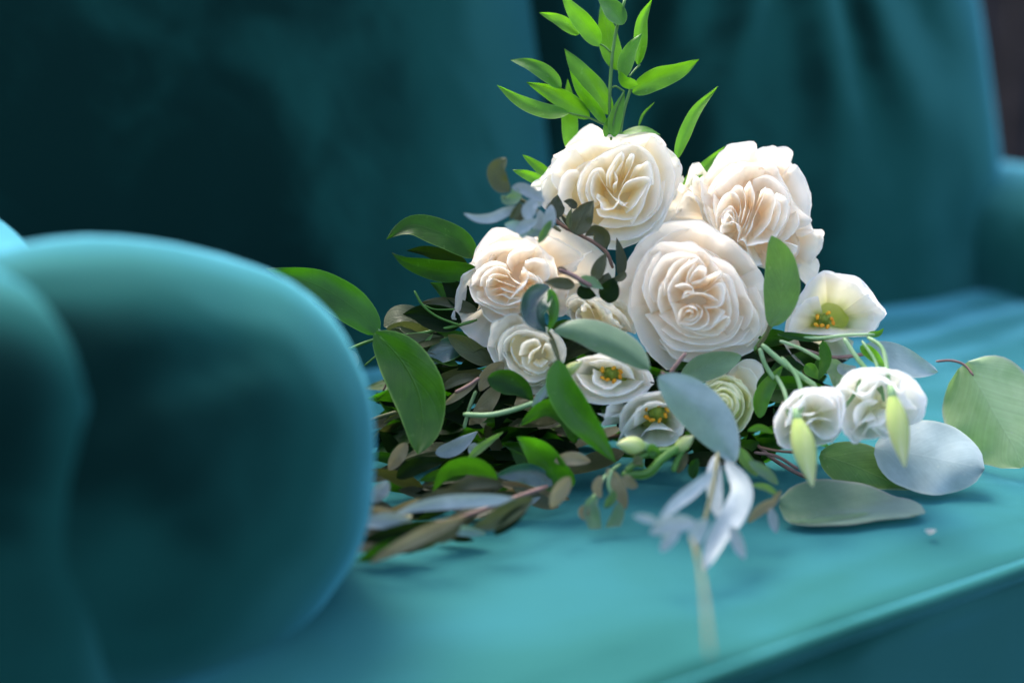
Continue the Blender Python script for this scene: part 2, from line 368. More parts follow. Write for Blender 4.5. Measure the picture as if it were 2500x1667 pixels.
def seat_height(W):
    W = W.copy()
    for i in np.nonzero(W[:, 2] < SEAT + .035)[0]:
        d = W[i] - O; s = d @ SX; n = d @ NX; n = n / (1 + (.0185 - .12 * s) / .466)
        h = SEAT + (seat_disp(s, n, SEAT, (0, 0, 1)) if 0 < n < .45 else .004) + .0025
        if W[i, 2] < h: W[i, 2] = h
    return W
# piping along the front top edge, and along its lower edge
def tube_pts(c, r, ns=8, r_end=None, cap=True):
    c = np.asarray(c, float); n = len(c)
    t = np.gradient(c, axis=0); t /= np.linalg.norm(t, axis=1)[:, None] + 1e-12
    up = np.array((0.13, .21, .97)); V = []
    for i in range(n):
        rr = r if r_end is None else r + (r_end - r) * i / (n - 1)
        if cap and i in (0, n - 1): rr *= .6
        a = np.cross(t[i], up); a /= np.linalg.norm(a) + 1e-9; b = np.cross(a, t[i])
        for k in range(ns):
            an = 2 * math.pi * k / ns
            V.append(c[i] + rr * (math.cos(an) * a + math.sin(an) * b))
    F = grid_faces(ns, n, True)
    if cap:
        F.append(tuple(range(ns))[::-1]); F.append(tuple(range((n - 1) * ns, n * ns)))
    return V, F
for zz, nm in ((SEAT - .0025, 'piping'), (SEAT - .150, 'piping')):
    ss = np.linspace(-.70, .44, 90)
    nn_ = .4655 + np.array([.0015 * nse(s * 6, 0, zz) for s in ss]); z_ = zz + np.array([.0015 * nse(s * 7, 3, zz) for s in ss])
    nn_ = seat_warp(ss, nn_)
    V, Fc = tube_pts(SF(ss, nn_, z_), .0052, 10); mesh_obj(nm, V, Fc, M['velvet'], sofa)
# frame below the cushion
p, F = rounded_box((-.74, -.30, .12), (.62, .455, SEAT - .158), .02, .04); p[:, 1] = seat_warp(p[:, 0], p[:, 1]); sofa_part('base', p, F)
LEGM = simple_mat('dark_leg', (.02, .012, .008), (.04, .022, .014), rough=.35)
for s_, n_ in ((-.68, .40), (.56, .40), (-.68, -.24), (.56, -.24)):
    V, Fc = tube_pts([SF(s_, n_, .13), SF(s_, n_, .06), SF(s_, n_, 0.0)], .026, 12, .016, cap=False)
    Fc.append(tuple(range(12))); mesh_obj('leg', V, Fc, LEGM, sofa)

# back panels: lean away from the sitter
def lean(p, k=.27, z0=SEAT - .05):
    p = p.copy(); p[:, 1] -= (p[:, 2] - z0) * k; return p
BTN = (.17, SEAT + .43)
def back_disp_r(s, n, z, nn):
    d = 0
    if nn[1] > .2:
        dx, dz = s - BTN[0], z - BTN[1]; rr = math.hypot(dx, dz); an = math.atan2(dx, -dz)
        f = math.exp(-((rr - .16) / .13) ** 2)
        d += .0052 * f * math.sin(an * 15 + 2.2 * nse(an * 3, rr * 6, 1)) * (.5 + .8 * nse(an * 4, 2, 7) + .4)
        d += .010 * nse(s * 5, z * 4, 11) + .004 * nse(s * 14, z * 6, 4)
        d += .034 * (1 - ((s - .18) / .25) ** 2) * nn[1]
    return d
def back_disp_l(s, n, z, nn):
    d = 0
    if nn[1] > .2:
        d += .007 * nse(s * 7, z * 3.5, 21) + .002 * nse(s * 18, z * 5, 14)
        d += .020 * (1 - ((s + .40) / .32) ** 2) * nn[1] - .145 * max(0, (s + .30) / .34) ** 2
    return d
p, F = rounded_box((.012, -.19, SEAT - .06), (.450, .00, SEAT + .52), .06, .011, back_disp_r)
sofa_part('back_panel', lean(p), F, label='right back panel with folds radiating from its top')
p, F = rounded_box((-.78, -.19, SEAT - .06), (.034, .012, SEAT + .52), .07, .011, back_disp_l)
sofa_part('back_panel', lean(p), F, label='left back panel, plain, bright along its right edge')
p, F = rounded_box((-.80, -.30, .14), (.47, -.18, SEAT + .50), .04, .04)
sofa_part('back_frame', lean(p), F)

# rolled arm: loft of round sections from a domed front to the back
def rolled_arm(stations, dome, seam=None, name='arm', label=None, ns=64, parent=sofa, wr=1.0):
    """stations: (s,n,z,rs,rz) front -> back"""
    st = np.array(stations, float); K = []
    s0 = st[0]
    for a in np.linspace(0, 1, 18):                     # domed front
        th = a * math.pi / 2
        f = math.sin(th) ** .85
        K.append((s0[0], s0[1] + dome * (math.cos(th)), s0[2], max(.002, s0[3] * f), max(.002, s0[4] * f), a))
    idx = np.linspace(0, len(st) - 1, 40)[1:]
    for x in idx:
        K.append(tuple(np.interp(x, range(len(st)), st[:, k]) for k in range(5)) + (2,))
    V = []
    for (s, n, z, rs, rz, a) in K:
        for k in range(ns):
            an = 2 * math.pi * k / ns
            ca, sa = math.cos(an), math.sin(an)
            e = 2 / 2.08
            x = rs * math.copysign(abs(ca) ** e, ca); y = rz * math.copysign(abs(sa) ** e, sa)
            g = 1 + wr * (.035 * nse(ca * 1.5 + 3, sa * 1.5, n * 6) + .02 * nse(ca * 4, sa * 4, n * 9))
            nofs = .006 * nse(x * 18, y * 18, 3) * wr
            if seam and a <= 1: nofs -= .0055 * math.exp(-((y - (.072 - 5.0 * (x - .035) ** 2)) / .007) ** 2) * max(0, 1 - abs(x - .02) / .085)
            if seam and a <= 1: nofs -= .0016 * math.exp(-((math.hypot(x / s0[3], y / s0[4]) - seam) / .03) ** 2)
            V.append(SF(s + x * g, n + nofs, z + y * g))
    F = grid_faces(ns, len(K), True); F.append(tuple(range(ns))[::-1]); F.append(tuple(range((len(K) - 1) * ns, len(K) * ns)))
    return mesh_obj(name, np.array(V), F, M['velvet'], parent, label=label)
def to_sn(x, y):
    d = np.array((x, y, 0)) - O; return float(d @ SX), float(d @ NX)
s1, n1 = to_sn(-.170, .665)
rolled_arm([(s1 - .033, n1 + .01, SEAT + .080, .134, .120), (s1 - .035, n1 - .08, SEAT + .062, .13, .11), (s1 - .03, n1 - .2, SEAT + .045, .10, .085), (s1 - .05, n1 - .42, SEAT + .03, .095, .075)],
           .085, seam=.90, label='padded roll of the near left arm')
# outer post of the near arm
def post_disp(s, n, z, nn): return .006 * nse(s * 8, n * 8, z * 6)
s2, n2 = to_sn(-.215, .545)
p, F = rounded_box((s2 - .25, n2 - .30, .14), (s2 + .060, n2 + .012, SEAT + .197), .062, .012, post_disp)
sofa_part('arm_front', p, F, label='front face of the near left arm')
# far right arm
rolled_arm([(.50, .40, SEAT + .07, .105, .10), (.48, .2, SEAT + .038, .10, .09), (.452, .06, SEAT + .026, .096, .086), (.445, -.12, SEAT + .022, .094, .086)],
           .045, name='arm', label='far right arm', wr=.4)
p, F = rounded_box((.41, -.16, .14), (.61, .40, SEAT - .01), .03, .03); sofa_part('arm_front', p, F, label='side panel of the far right arm')

# ------------------------------------------------------------------ bouquet
bq_c = P(1560, 900, -4)
bouquet = empty('bouquet', (bq_c[0], bq_c[1], SEAT + .01), label='loose bouquet of cream roses, white lisianthus and mixed green foliage on the velvet seat', cat='bouquet')

def petal(fl, rim, C, zc, R0, order, mat, L=1.9, k=.68, cup=.5, lip=.07, drop=.5, nu=22, dome=1.2, amp=.10, seed=0, tint_t=(0, 1), lipdeg=120, zadd=0):
    """rim traced in photo px; sheet runs from the rim down to the heart of the flower"""
    r = spline(rim, nu)
    s = np.linspace(-1, 1, nu)
    C = np.array(C, float); d = r - C; dist = np.linalg.norm(d, axis=1); rho = dist / R0
    nrm = np.array([noise.noise(Vector((i * .33, seed * 3.7, 0))) for i in range(nu)])
    nrm2 = np.array([noise.noise(Vector((i * .55, seed * 3.7, 9))) for i in range(nu)])
    zr = zc + zadd - dome * np.minimum(rho, 1.12) ** 2 + order * .05 - drop * np.abs(s) ** 3 + amp * 1.6 * nrm + amp * .7 * nrm2
    out = d / (dist[:, None] + 1e-6)
    px_cm = FPX * .01 / (D0 - zc / 100)              # px per cm here
    r = r + out * (amp * px_cm * .55 * nrm2)[:, None]
    base = C + (1 - k) * (r - C)
    # petals narrow to their foot
    bm = base.mean(0); base = bm + (base - bm) * .75
    zb = zr - L * (.55 + .45 * np.clip(rho, 0, 1.2))
    T = list(np.linspace(0, 1, 10)); U, V_, Z, UV = [], [], [], []
    for t in T:
        e = (1 - cup) * t + cup * math.sin(t * math.pi / 2)
        zz = (1 - cup) * t + cup * (1 - math.cos(t * math.pi / 2))
        pt = base + (r - base) * e
        U.append(pt[:, 0]); V_.append(pt[:, 1]); Z.append(zb + (zr - zb) * zz)
        UV.append(np.stack([(s + 1) / 2, np.full(nu, tint_t[0] + (tint_t[1] - tint_t[0]) * t)], 1))
    lr = lip * (1 - .6 * np.abs(s) ** 4) * (1 + .7 * nrm)
    for a in np.linspace(0, R(lipdeg), 5)[1:]:
        pt = r + out * (lr * (1 - math.cos(a)) * px_cm)[:, None]
        U.append(pt[:, 0]); V_.append(pt[:, 1]); Z.append(zr + lr * math.sin(a))
        UV.append(np.stack([(s + 1) / 2, np.full(nu, tint_t[1])], 1))
    W = PA(np.array(U), np.array(V_), np.array(Z)).reshape(-1, 3)
    return mesh_obj('petal', W, grid_faces(nu, len(U)), mat, fl, np.concatenate(UV))

def ring_rims(outline, C, scales, per, rnd, span=1.35):
    o = np.array(outline, float); C = np.array(C, float)
    a = np.arctan2(o[:, 1] - C[1], o[:, 0] - C[0]); rr = np.linalg.norm(o - C, axis=1)
    i = np.argsort(a); a, rr = a[i], rr[i]
    a = np.r_[a - 2 * math.pi, a, a + 2 * math.pi]; rr = np.r_[rr, rr, rr]
    res = []
    for sc in scales:
        a0 = rnd.uniform(0, 6.28)
        for j in range(per):
            am = a0 + j * 2 * math.pi / per; wd = span * 2 * math.pi / per / 2
            th = np.linspace(am - wd, am + wd, 8)
            thm = (th + math.pi) % (2 * math.pi) - math.pi
            x = np.interp(thm, a, rr) * sc * (1 + rnd.uniform(-.03, .03))
            x = x * (1 - .08 * np.linspace(-1, 1, 8) ** 2 + rnd.uniform(-.05, .05) * np.linspace(-1, 1, 8))
            res.append((sc, [tuple(p_) for p_ in (C + np.stack([np.cos(th), np.sin(th)], 1) * x[:, None])]))
    return res

def flower(name, label, view, C, outline, rims, zc, mat, rings=(.93, .7), per=4, seed=1, heart=None, hs=.6, **kw):
    """rims: list of (pts, opts) or pts, outer first"""
    rnd = random.Random(seed)
    Cn = q(view, [C])[0]; on = q(view, outline)
    R0 = np.mean(np.linalg.norm(np.array(on) - np.array(Cn), axis=1))
    fl = empty(name, P(*Cn, zc - 2), bouquet, label=label)
    for i, (sc, rm) in enumerate(ring_rims(on, Cn, rings, per, rnd)):
        kk = dict(kw); kk['drop'] = .25
        petal(fl, rm, Cn, zc - 0.55 - (1 - sc) * .3, R0, 0, mat, seed=seed * 40 + i, **kk)
    # closed heart of the flower: a shallow cup that the petals stand in
    hd = heart if heart is not None else 1.5
    on_ = np.array(spline(list(on) + [on[0]], 33))[:-1]; cc = np.array(Cn); U, V_, Z, UV = [], [], [], []
    for sc, dz in ((.03, .12), (.14, .10), (.26, .08), (.36, .12), (hs, .25)):
        pt = cc + (on_ - cc) * sc
        U.append(pt[:, 0]); V_.append(pt[:, 1]); Z.append(np.full(32, zc - hd + dz)); UV.append(np.stack([np.linspace(0, 1, 32), np.full(32, .02 + sc * .3)], 1))
    Fh = grid_faces(32, 5, True); Fh.append(tuple(range(32))[::-1])
    mesh_obj('flower_heart', PA(np.array(U), np.array(V_), np.array(Z)).reshape(-1, 3), Fh, mat, fl, np.concatenate(UV))
    for i, it in enumerate(rims):
        pts, op = (it if isinstance(it, tuple) and isinstance(it[1], dict) else (it, {}))
        kk = dict(kw); kk.update(op); mm = kk.pop('mat', mat)
        petal(fl, q(view, pts), Cn, zc, R0, i, mm, seed=seed * 100 + i, **kk)
    return fl

# sepals / throat behind each flower give it a body
o1 = dict(cup=.15, lip=.10, L=1.7, amp=.13)          # open outer petals
f1 = dict(cup=.35, lip=.05, L=1.5, amp=.06, k=.5, drop=.25)   # inner folds

f4 = dict(cup=.45, lip=.045, L=1.7, amp=.06, k=.48, drop=.25)
R1 = [([(2110,560),(2160,680),(2080,860),(1950,1000),(1800,1130)], dict(o1, zadd=-1.0)),
      ([(1050,300),(1180,170),(1280,105),(1380,150),(1450,230)], dict(o1, zadd=-.5)),
      ([(700,700),(780,620),(860,560),(925,470),(945,375)], o1),
      ([(940,378),(1100,300),(1300,220),(1600,200),(1800,175),(1900,210),(1960,290)], o1),
      ([(1950,285),(2040,390),(2085,450),(2090,540),(2060,660),(2040,780)], o1),
      ([(980,930),(880,860),(830,760),(860,640),(930,520)], o1),
      ([(1000,720),(940,600),(940,480),(1000,390),(1150,320)], o1),
      ([(1800,185),(1900,250),(1990,400),(2030,560),(2000,750),(1930,900),(1800,1050)], o1),
      ([(2060,650),(2000,800),(1940,920),(1860,1040),(1700,1150),(1560,1210),(1430,1220)], o1),
      ([(1410,1130),(1560,1130),(1740,1070),(1880,960),(1960,800)], o1),
      ([(1130,960),(1030,880),(990,760),(1010,600),(1060,520),(1150,500)], dict(cup=.3, lip=.065)),
      ([(1340,1010),(1500,1020),(1700,990),(1850,900),(1920,780),(1950,600)], dict(cup=.3, lip=.08)),
      ([(1500,280),(1650,262),(1800,340),(1880,480),(1905,650),(1865,830),(1740,960),(1600,1000)], dict(cup=.4, lip=.065)),
      ([(1240,870),(1180,760),(1170,620),(1220,500),(1330,400),(1480,320),(1650,280),(1780,340)], dict(cup=.4, lip=.065)),
      ([(1200,820),(1170,700),(1195,560),(1280,450),(1400,380)], dict(cup=.5, lip=.07)),
      ([(1300,850),(1240,720),(1250,600),(1300,510),(1380,490),(1420,560)], f1),
      ([(1320,800),(1280,690),(1300,570),(1350,520)], f1),
      ([(1420,650),(1425,540),(1500,400),(1560,345),(1585,400),(1540,470),(1500,530)], f1),
      ([(1450,660),(1450,560),(1490,470),(1530,400)], f1),
      ([(1490,520),(1525,600),(1480,650),(1490,740)], f1),
      ([(1560,640),(1600,560),(1650,470),(1675,380),(1640,360),(1600,420)], f1),
      ([(1650,560),(1680,480),(1740,455),(1800,430),(1830,520),(1850,640)], f1),
      ([(1330,505),(1400,640),(1480,750),(1540,810)], dict(f1, lip=.09)),
      ([(1520,760),(1580,640),(1660,590),(1780,570),(1825,600),(1790,700),(1740,850),(1650,1000)], dict(f1, lip=.065)),
      ([(1600,900),(1680,820),(1760,700),(1800,620)], f1),
      ([(1340,720),(1335,760),(1370,800),(1400,860),(1480,855),(1530,790),(1600,840),(1660,870)], dict(f1, lip=.08)),
      ([(1330,860),(1370,925),(1480,935),(1600,955),(1700,930)], dict(f1, zadd=-.2)),
      ([(1560,700),(1530,760),(1560,830),(1620,800)], f1)]
out1 = [(830,700),(930,470),(1050,310),(1300,210),(1600,195),(1850,190),(1990,330),(2085,480),(2060,700),(1940,940),(1700,1140),(1430,1200),(1200,1120),(950,960)]
flower('garden_rose', 'topmost garden rose, cream with pale yellow folds', '2', (1500, 800), out1, R1, 1.0, M['cream'], seed=1)

R2 = [([(150,600),(120,760),(180,930),(330,1040),(480,1120)], dict(o1, zadd=-.9)),
      ([(200,620),(240,555),(300,640),(340,720)], o1),
      ([(270,600),(330,420),(390,380),(430,400),(445,520)], o1),
      ([(440,540),(520,400),(640,240),(680,215),(790,195),(905,190),(930,280)], o1),
      ([(860,290),(960,255),(1090,245),(1190,255),(1240,300),(1215,410)], dict(o1, lip=.14)),
      ([(1200,420),(1270,385),(1300,440),(1370,600),(1405,720),(1400,850),(1410,1000)], o1),
      ([(1330,1040),(1410,1000),(1490,968),(1520,1040),(1500,1130),(1440,1220),(1400,1290)], o1),
      ([(1440,1200),(1475,1270),(1460,1380),(1430,1430),(1380,1480)], o1),
      ([(190,850),(230,720),(300,640),(340,640),(390,720),(450,900)], o1),
      ([(340,640),(360,505),(420,530),(440,700),(500,900)], o1),
      ([(1380,1480),(1300,1400),(1200,1350),(1090,1300),(960,1310)], dict(o1, zadd=-.3)),
      ([(480,640),(540,520),(640,420),(740,370),(870,375),(1000,365),(1100,400),(1135,500)], dict(cup=.3, lip=.065)),
      ([(1100,430),(1150,520),(1210,640),(1290,780),(1400,870),(1390,930),(1290,970),(1200,1060)], dict(cup=.3, lip=.065)),
      ([(540,620),(620,520),(740,430),(880,390),(1000,430)], dict(cup=.3, lip=.065)),
      ([(440,700),(470,850),(560,1000),(640,1090)], dict(cup=.3, lip=.065)),
      ([(890,520),(1000,480),(1100,520),(1180,620),(1215,750),(1195,900),(1110,1050),(1000,1085)], dict(cup=.4, lip=.065)),
      ([(1280,800),(1290,930),(1200,1050),(1090,1085)], dict(cup=.4, lip=.08)),
      ([(480,760),(520,900),(600,1050)], f1), ([(530,640),(540,800),(580,980)], f1),
      ([(560,900),(590,770),(660,670),(740,575),(800,590)], f1),
      ([(570,1000),(560,850),(600,700),(680,635),(750,660),(780,760),(760,900),(770,980)], f1),
      ([(590,870),(640,790),(700,760),(740,830),(745,930)], f1),
      ([(600,900),(650,820),(700,800),(725,880)], f1),
      ([(800,610),(825,700),(805,820),(780,920)], f1),
      ([(810,600),(860,540),(885,640),(870,760),(825,900),(795,970)], f1),
      ([(880,560),(905,700),(860,860),(820,1000)], f1),
      ([(960,620),(1005,598),(965,720),(905,850),(855,980),(820,1040)], dict(f1, lip=.08)),
      ([(1010,600),(1060,620),(1090,700),(1070,810),(1015,940),(900,1060)], f1),
      ([(1090,680),(1135,760),(1120,880),(1075,985)], f1),
      ([(1100,640),(1195,700),(1195,850),(1135,980),(1060,1060),(985,1075)], f1),
      ([(610,940),(630,870),(670,830),(705,880),(695,930)], dict(f1, lip=.09)),
      ([(600,1010),(615,935),(700,905),(755,925),(770,990),(745,1090)], dict(f1, lip=.08)),
      ([(720,1130),(780,1060),(820,1090),(850,1180),(900,1260)], dict(f1, lip=.065)),
      ([(830,1120),(950,1090),(1060,1085),(1150,1120)], dict(f1, lip=.08)),
      ([(1170,1090),(1275,1110),(1290,1150),(1240,1220)], f1),
      ([(820,1230),(890,1285),(975,1290)], f1)]
out2 = [(420,560),(640,250),(780,200),(900,200),(1090,250),(1240,320),(1330,520),(1400,720),(1410,1000),(1510,1050),(1440,1350),(1200,1400),(960,1320),(700,1180),(480,960)]
flower('garden_rose', 'upper right garden rose with fan-like folds and white outer petals', '3', (840, 960), out2, R2, 0.3, M['blush'], seed=2)

R3 = [([(760,240),(900,150),(1040,130),(1160,170),(1300,280),(1400,370),(1480,450),(1480,560),(1420,640)], dict(o1, zadd=-.4)),
      ([(220,520),(225,455),(280,420),(310,330),(390,200),(460,140),(540,140),(660,180),(760,220)], o1),
      ([(310,470),(215,545),(150,700),(130,800),(105,910),(190,930)], dict(o1, lip=.14)),
      ([(130,960),(220,1050),(320,1120),(400,1160),(470,1080),(500,980)], dict(o1, lip=.08)),
      ([(840,180),(1000,250),(1180,370),(1150,470),(1110,520)], dict(cup=.3, lip=.15, zadd=.1)),
      ([(700,215),(800,290),(900,400),(960,480),(1000,560)], dict(cup=.3, lip=.2, zadd=.2)),
      ([(1290,330),(1200,400),(1150,460),(1125,520)], dict(cup=.3, lip=.2, zadd=.2)),
      ([(1100,900),(1250,820),(1350,720),(1420,600)], dict(o1, zadd=-.6)),
      ([(940,900),(1060,860),(1080,700),(1100,620)], dict(o1, zadd=-.2)),
      ([(310,560),(300,400),(420,290),(600,250),(760,280),(840,360)], dict(cup=.3, lip=.08)),
      ([(340,820),(380,900),(470,955),(530,940),(600,885),(700,850)], dict(cup=.3, lip=.065)),
      ([(255,600),(245,660),(290,750),(350,790),(450,840),(560,885),(650,890)], dict(cup=.4, lip=.08)),
      ([(250,640),(285,540),(370,450),(470,425),(560,450)], dict(cup=.4, lip=.065)),
      ([(560,440),(590,350),(700,310),(850,310),(870,380),(900,450)], dict(cup=.4, lip=.08)),
      ([(300,680),(310,740),(400,790),(520,830),(660,815)], f4),
      ([(330,640),(345,560),(420,490),(500,465),(590,510)], f4),
      ([(380,650),(405,560),(470,530),(570,550)], f4),
      ([(375,640),(395,720),(470,775),(560,795),(650,770)], f4),
      ([(400,630),(430,570),(520,600),(650,645)], dict(f4, lip=.065)),
      ([(420,680),(500,650),(560,675),(665,700)], f4),
      ([(440,730),(520,710),(600,740),(680,735)], f4),
      ([(540,450),(580,540),(640,600),(700,625),(745,590)], dict(f4, lip=.08)),
      ([(700,470),(745,540),(720,600),(625,700),(560,785)], dict(f4, lip=.09)),
      ([(720,420),(820,400),(900,440),(925,530),(900,600)], dict(f4, lip=.08)),
      ([(690,500),(780,530),(835,600),(785,660),(765,740)], f4),
      ([(740,560),(800,570),(850,620),(830,690)], f4),
      ([(820,540),(870,600),(885,665),(820,695)], f4),
      ([(560,800),(660,765),(745,725),(865,690)], dict(f4, lip=.08)),
      ([(780,860),(880,830),(960,760),(990,660)], dict(f4, zadd=-.3))]
out3 = [(250,600),(280,430),(400,200),(540,150),(760,220),(900,330),(1000,520),(1020,700),(950,860),(700,930),(480,960),(330,850)]
flower('garden_rose', 'left garden rose turned sideways with blush swirled heart and grey-veined outer petals', '5', (640, 620), out3, R3, 1.8, M['blush'], seed=3)

R4 = [([(110,820),(90,680),(170,500),(300,290),(450,170)], dict(o1, zadd=-.6)),
      ([(110,650),(170,480),(260,330),(360,220),(480,150)], o1),
      ([(430,190),(500,110),(600,85),(760,80),(880,110),(1000,200),(1120,270),(1250,400),(1340,540)], o1),
      ([(1280,440),(1350,560),(1400,700),(1440,800),(1420,930),(1360,1080)], o1),
      ([(210,640),(220,850),(290,1060),(400,1220),(520,1340),(570,1350),(640,1290)], o1),
      ([(470,1090),(580,1220),(700,1270),(900,1282),(1100,1250),(1250,1190),(1340,1100)], dict(o1, lip=.14)),
      ([(230,900),(225,700),(270,520),(360,350),(460,275)], dict(cup=.2, lip=.09)),
      ([(1290,640),(1340,760),(1380,900),(1330,1050),(1220,1160)], dict(cup=.2, lip=.09)),
      ([(350,380),(460,270),(620,265),(760,280),(860,350),(960,420)], dict(cup=.3, lip=.09)),
      ([(340,880),(410,960),(480,1070),(600,1170),(800,1190),(1000,1160),(1150,1110),(1250,1000)], dict(cup=.3, lip=.09)),
      ([(1180,700),(1290,840),(1330,970),(1280,1070),(1180,1130),(1000,1150)], dict(cup=.3, lip=.08)),
      ([(780,290),(900,380),(1050,440),(1150,560),(1210,700),(1260,800),(1250,930),(1190,1020)], dict(cup=.4, lip=.08)),
      ([(400,860),(350,760),(330,640),(360,500),(400,410),(470,330)], dict(cup=.4, lip=.065)),
      ([(480,1010),(600,1085),(760,1130),(900,1130),(1050,1100),(1130,1030),(1190,900)], dict(cup=.4, lip=.08)),
      ([(420,780),(380,680),(400,540),(480,400),(600,350),(760,365),(840,430),(872,500)], dict(cup=.5, lip=.065)),
      ([(900,400),(990,510),(1070,560),(1115,700),(1145,850),(1120,970),(1050,1060)], dict(cup=.5, lip=.065)),
      ([(460,880),(560,965),(700,1055),(860,1075),(1000,1050)], dict(cup=.5, lip=.065)),
      ([(480,880),(450,760),(480,620),(540,560)], f4),
      ([(500,720),(520,560),(600,430),(700,390)], f4),
      ([(1000,560),(1055,700),(1085,850),(1060,960)], f4),
      ([(560,800),(540,660),(620,520),(730,400)], f4),
      ([(600,600),(650,500),(740,420),(800,390)], f4),
      ([(690,640),(715,520),(775,440)], f4),
      ([(720,600),(760,520),(820,470),(870,500),(845,580),(740,615)], dict(f4, lip=.09)),
      ([(560,780),(600,880),(640,980),(760,1030),(900,1060),(1045,1010)], f4),
      ([(600,640),(680,620),(740,640),(765,690),(700,690),(655,750)], dict(f4, lip=.08)),
      ([(810,610),(870,560),(990,510),(985,560),(930,610)], dict(f4, lip=.065)),
      ([(830,700),(900,660),(950,620),(1000,620),(1020,700),(990,800),(920,825)], dict(f4, lip=.08)),
      ([(670,740),(760,700),(880,710),(980,770)], dict(f4, lip=.065)),
      ([(700,1000),(860,1015),(980,930),(1065,895),(1060,960),(960,1065)], dict(f4, lip=.065)),
      ([(860,830),(950,820),(1022,850),(985,900),(905,990),(830,1005)], dict(f4, lip=.065)),
      ([(660,985),(780,1005),(880,960),(892,880),(860,820)], f4),
      ([(640,960),(740,965),(820,905),(835,835),(780,800)], f4),
      ([(630,930),(645,840),(720,810),(790,835),(800,890),(745,930),(680,925)], f4),
      ([(670,900),(690,860),(740,850),(760,885),(720,905)], f4)]
out4 = [(190,640),(260,380),(470,160),(760,90),(1000,200),(1250,410),(1400,700),(1420,930),(1300,1150),(1050,1260),(700,1270),(430,1220),(260,980)]
flower('garden_rose', 'largest front garden rose facing the camera with a tight blush swirl at its centre', '6', (780, 740), out4, R4, 3.2, M['blush'], seed=4)

R5 = [([(400,1180),(425,1060),(440,980),(540,920),(640,890),(720,950),(760,1040)], o1),
      ([(400,1160),(440,1250),(500,1350),(580,1440),(700,1530),(850,1560),(940,1500)], o1),
      ([(900,1000),(1010,1080),(1060,1200),(1020,1340),(960,1440)], o1),
      ([(500,1290),(500,1150),(560,1030),(680,980),(850,1000)], dict(cup=.3, lip=.08)),
      ([(540,1210),(545,1120),(610,1050),(720,1020),(850,1050),(960,1110)], dict(cup=.4, lip=.065)),
      ([(530,1220),(600,1350),(700,1435),(830,1450),(950,1400)], dict(cup=.4, lip=.08)),
      ([(670,1240),(700,1140),(790,1100),(835,1110),(860,1160)], f1),
      ([(690,1250),(720,1340),(840,1390),(940,1340)], f1),
      ([(870,1220),(890,1140),(960,1160),(1000,1240),(960,1300)], f1),
      ([(750,1310),(770,1220),(860,1160)], f1), ([(790,1300),(850,1330),(920,1280)], f1)]
out5 = [(420,1150),(450,990),(640,910),(850,960),(1020,1080),(1050,1240),(960,1440),(820,1540),(640,1480),(480,1320)]
flower('small_rose', 'small ivory rose half open under the left garden rose', '5', (830, 1230), out5, R5, 3.6, M['ivory'], seed=5, rings=(.92, .74, .55))

# lisianthus ---------------------------------------------------------------
def lisianthus(label, view, C, outline, rims, zc, seed, mat='white', stam=None, sr=10, rings=(.97,), **kw):
    fl = flower('lisianthus_flower', label, view, C, outline, rims, zc, M[mat], seed=seed, rings=rings, heart=2.9, hs=.4, L=3.1, k=.84, cup=.35, lip=.06, amp=.14, dome=.5, per=3, **kw)
    if stam:
        cu, cv = q(view, [stam])[0]; rnd = random.Random(seed)
        c = P(cu, cv, zc - 2.0)
        # pistil
        V, Fc = tube_pts([P(cu, cv, zc - 3), P(cu, cv - sr * .1, zc - 1.6), P(cu, cv - sr * .2, zc - 1.1)], sr * .00010 * 2.2, 10, sr * .00010 * 1.4)
        mesh_obj('pistil', V, Fc, M['pistil'], fl)
        for k in range(7):
            a = k * 2.4; rr = sr * (.5 + .5 * rnd.random())
            e = P(cu + rr * math.cos(a), cv + rr * math.sin(a) * .9, zc - 1.0)
            V, Fc = tube_pts([P(cu + rr * .5 * math.cos(a), cv + rr * .5 * math.sin(a), zc - 2.6), e], .0006, 6); mesh_obj('filament', V, Fc, M['pistil'], fl)
            e2 = P(cu + (rr + sr * .25) * math.cos(a + .5), cv + (rr + sr * .25) * math.sin(a + .5), zc - .95)
            V, Fc = tube_pts([e, (e + e2) / 2 + np.array((0, 0, .0004)), e2], .0010 + .0004 * rnd.random(), 8); mesh_obj('anther', V, Fc, M['anther'], fl)
    return fl
LA = [([(120,400),(200,520),(290,570),(340,540),(420,525),(500,520),(520,430)], dict(cup=.1, lip=.05, zadd=-.8, mat=M['ivory'])),
      ([(150,385),(180,270),(240,180),(300,100),(370,55),(450,75)], dict(cup=.35, lip=.09, drop=.3)),
      ([(370,60),(450,72),(545,90),(590,150),(640,210),(692,283),(650,345),(625,395)], dict(cup=.35, lip=.09, drop=.3)),
      ([(600,145),(605,200),(660,250),(690,285)], dict(cup=.2, lip=.065)),
      ([(200,395),(300,402),(420,400),(540,405),(640,395)], dict(cup=.45, lip=.1, drop=.1)),
      ([(160,395),(190,300),(250,220),(330,185)], dict(cup=.5, lip=.06, drop=.2))]
lisianthus('open white lisianthus at the right with yellow stamens in a green throat', 'B', (375, 330),
           [(160,380),(200,260),(300,110),(380,60),(540,95),(640,210),(685,285),(630,390),(480,400),(320,400)], LA, .6, 11, stam=(370, 320), sr=24)
LB = [[(250,150),(260,260),(330,350),(430,400),(560,400),(700,360),(830,270)], [(300,110),(420,80),(600,90),(760,160),(830,260)],
      [(300,200),(380,300),(520,350),(680,310),(760,250)], [(380,130),(500,110),(640,150),(700,240)], [(420,170),(430,260),(520,300),(610,250)]]
lisianthus('blurred white lisianthus under the wide grey eucalyptus leaf', '8', (530, 215),
           [(255,180),(300,330),(450,400),(640,390),(820,280),(760,160),(600,95),(400,85)], LB, 4.6, 12, stam=(540, 205), sr=26)
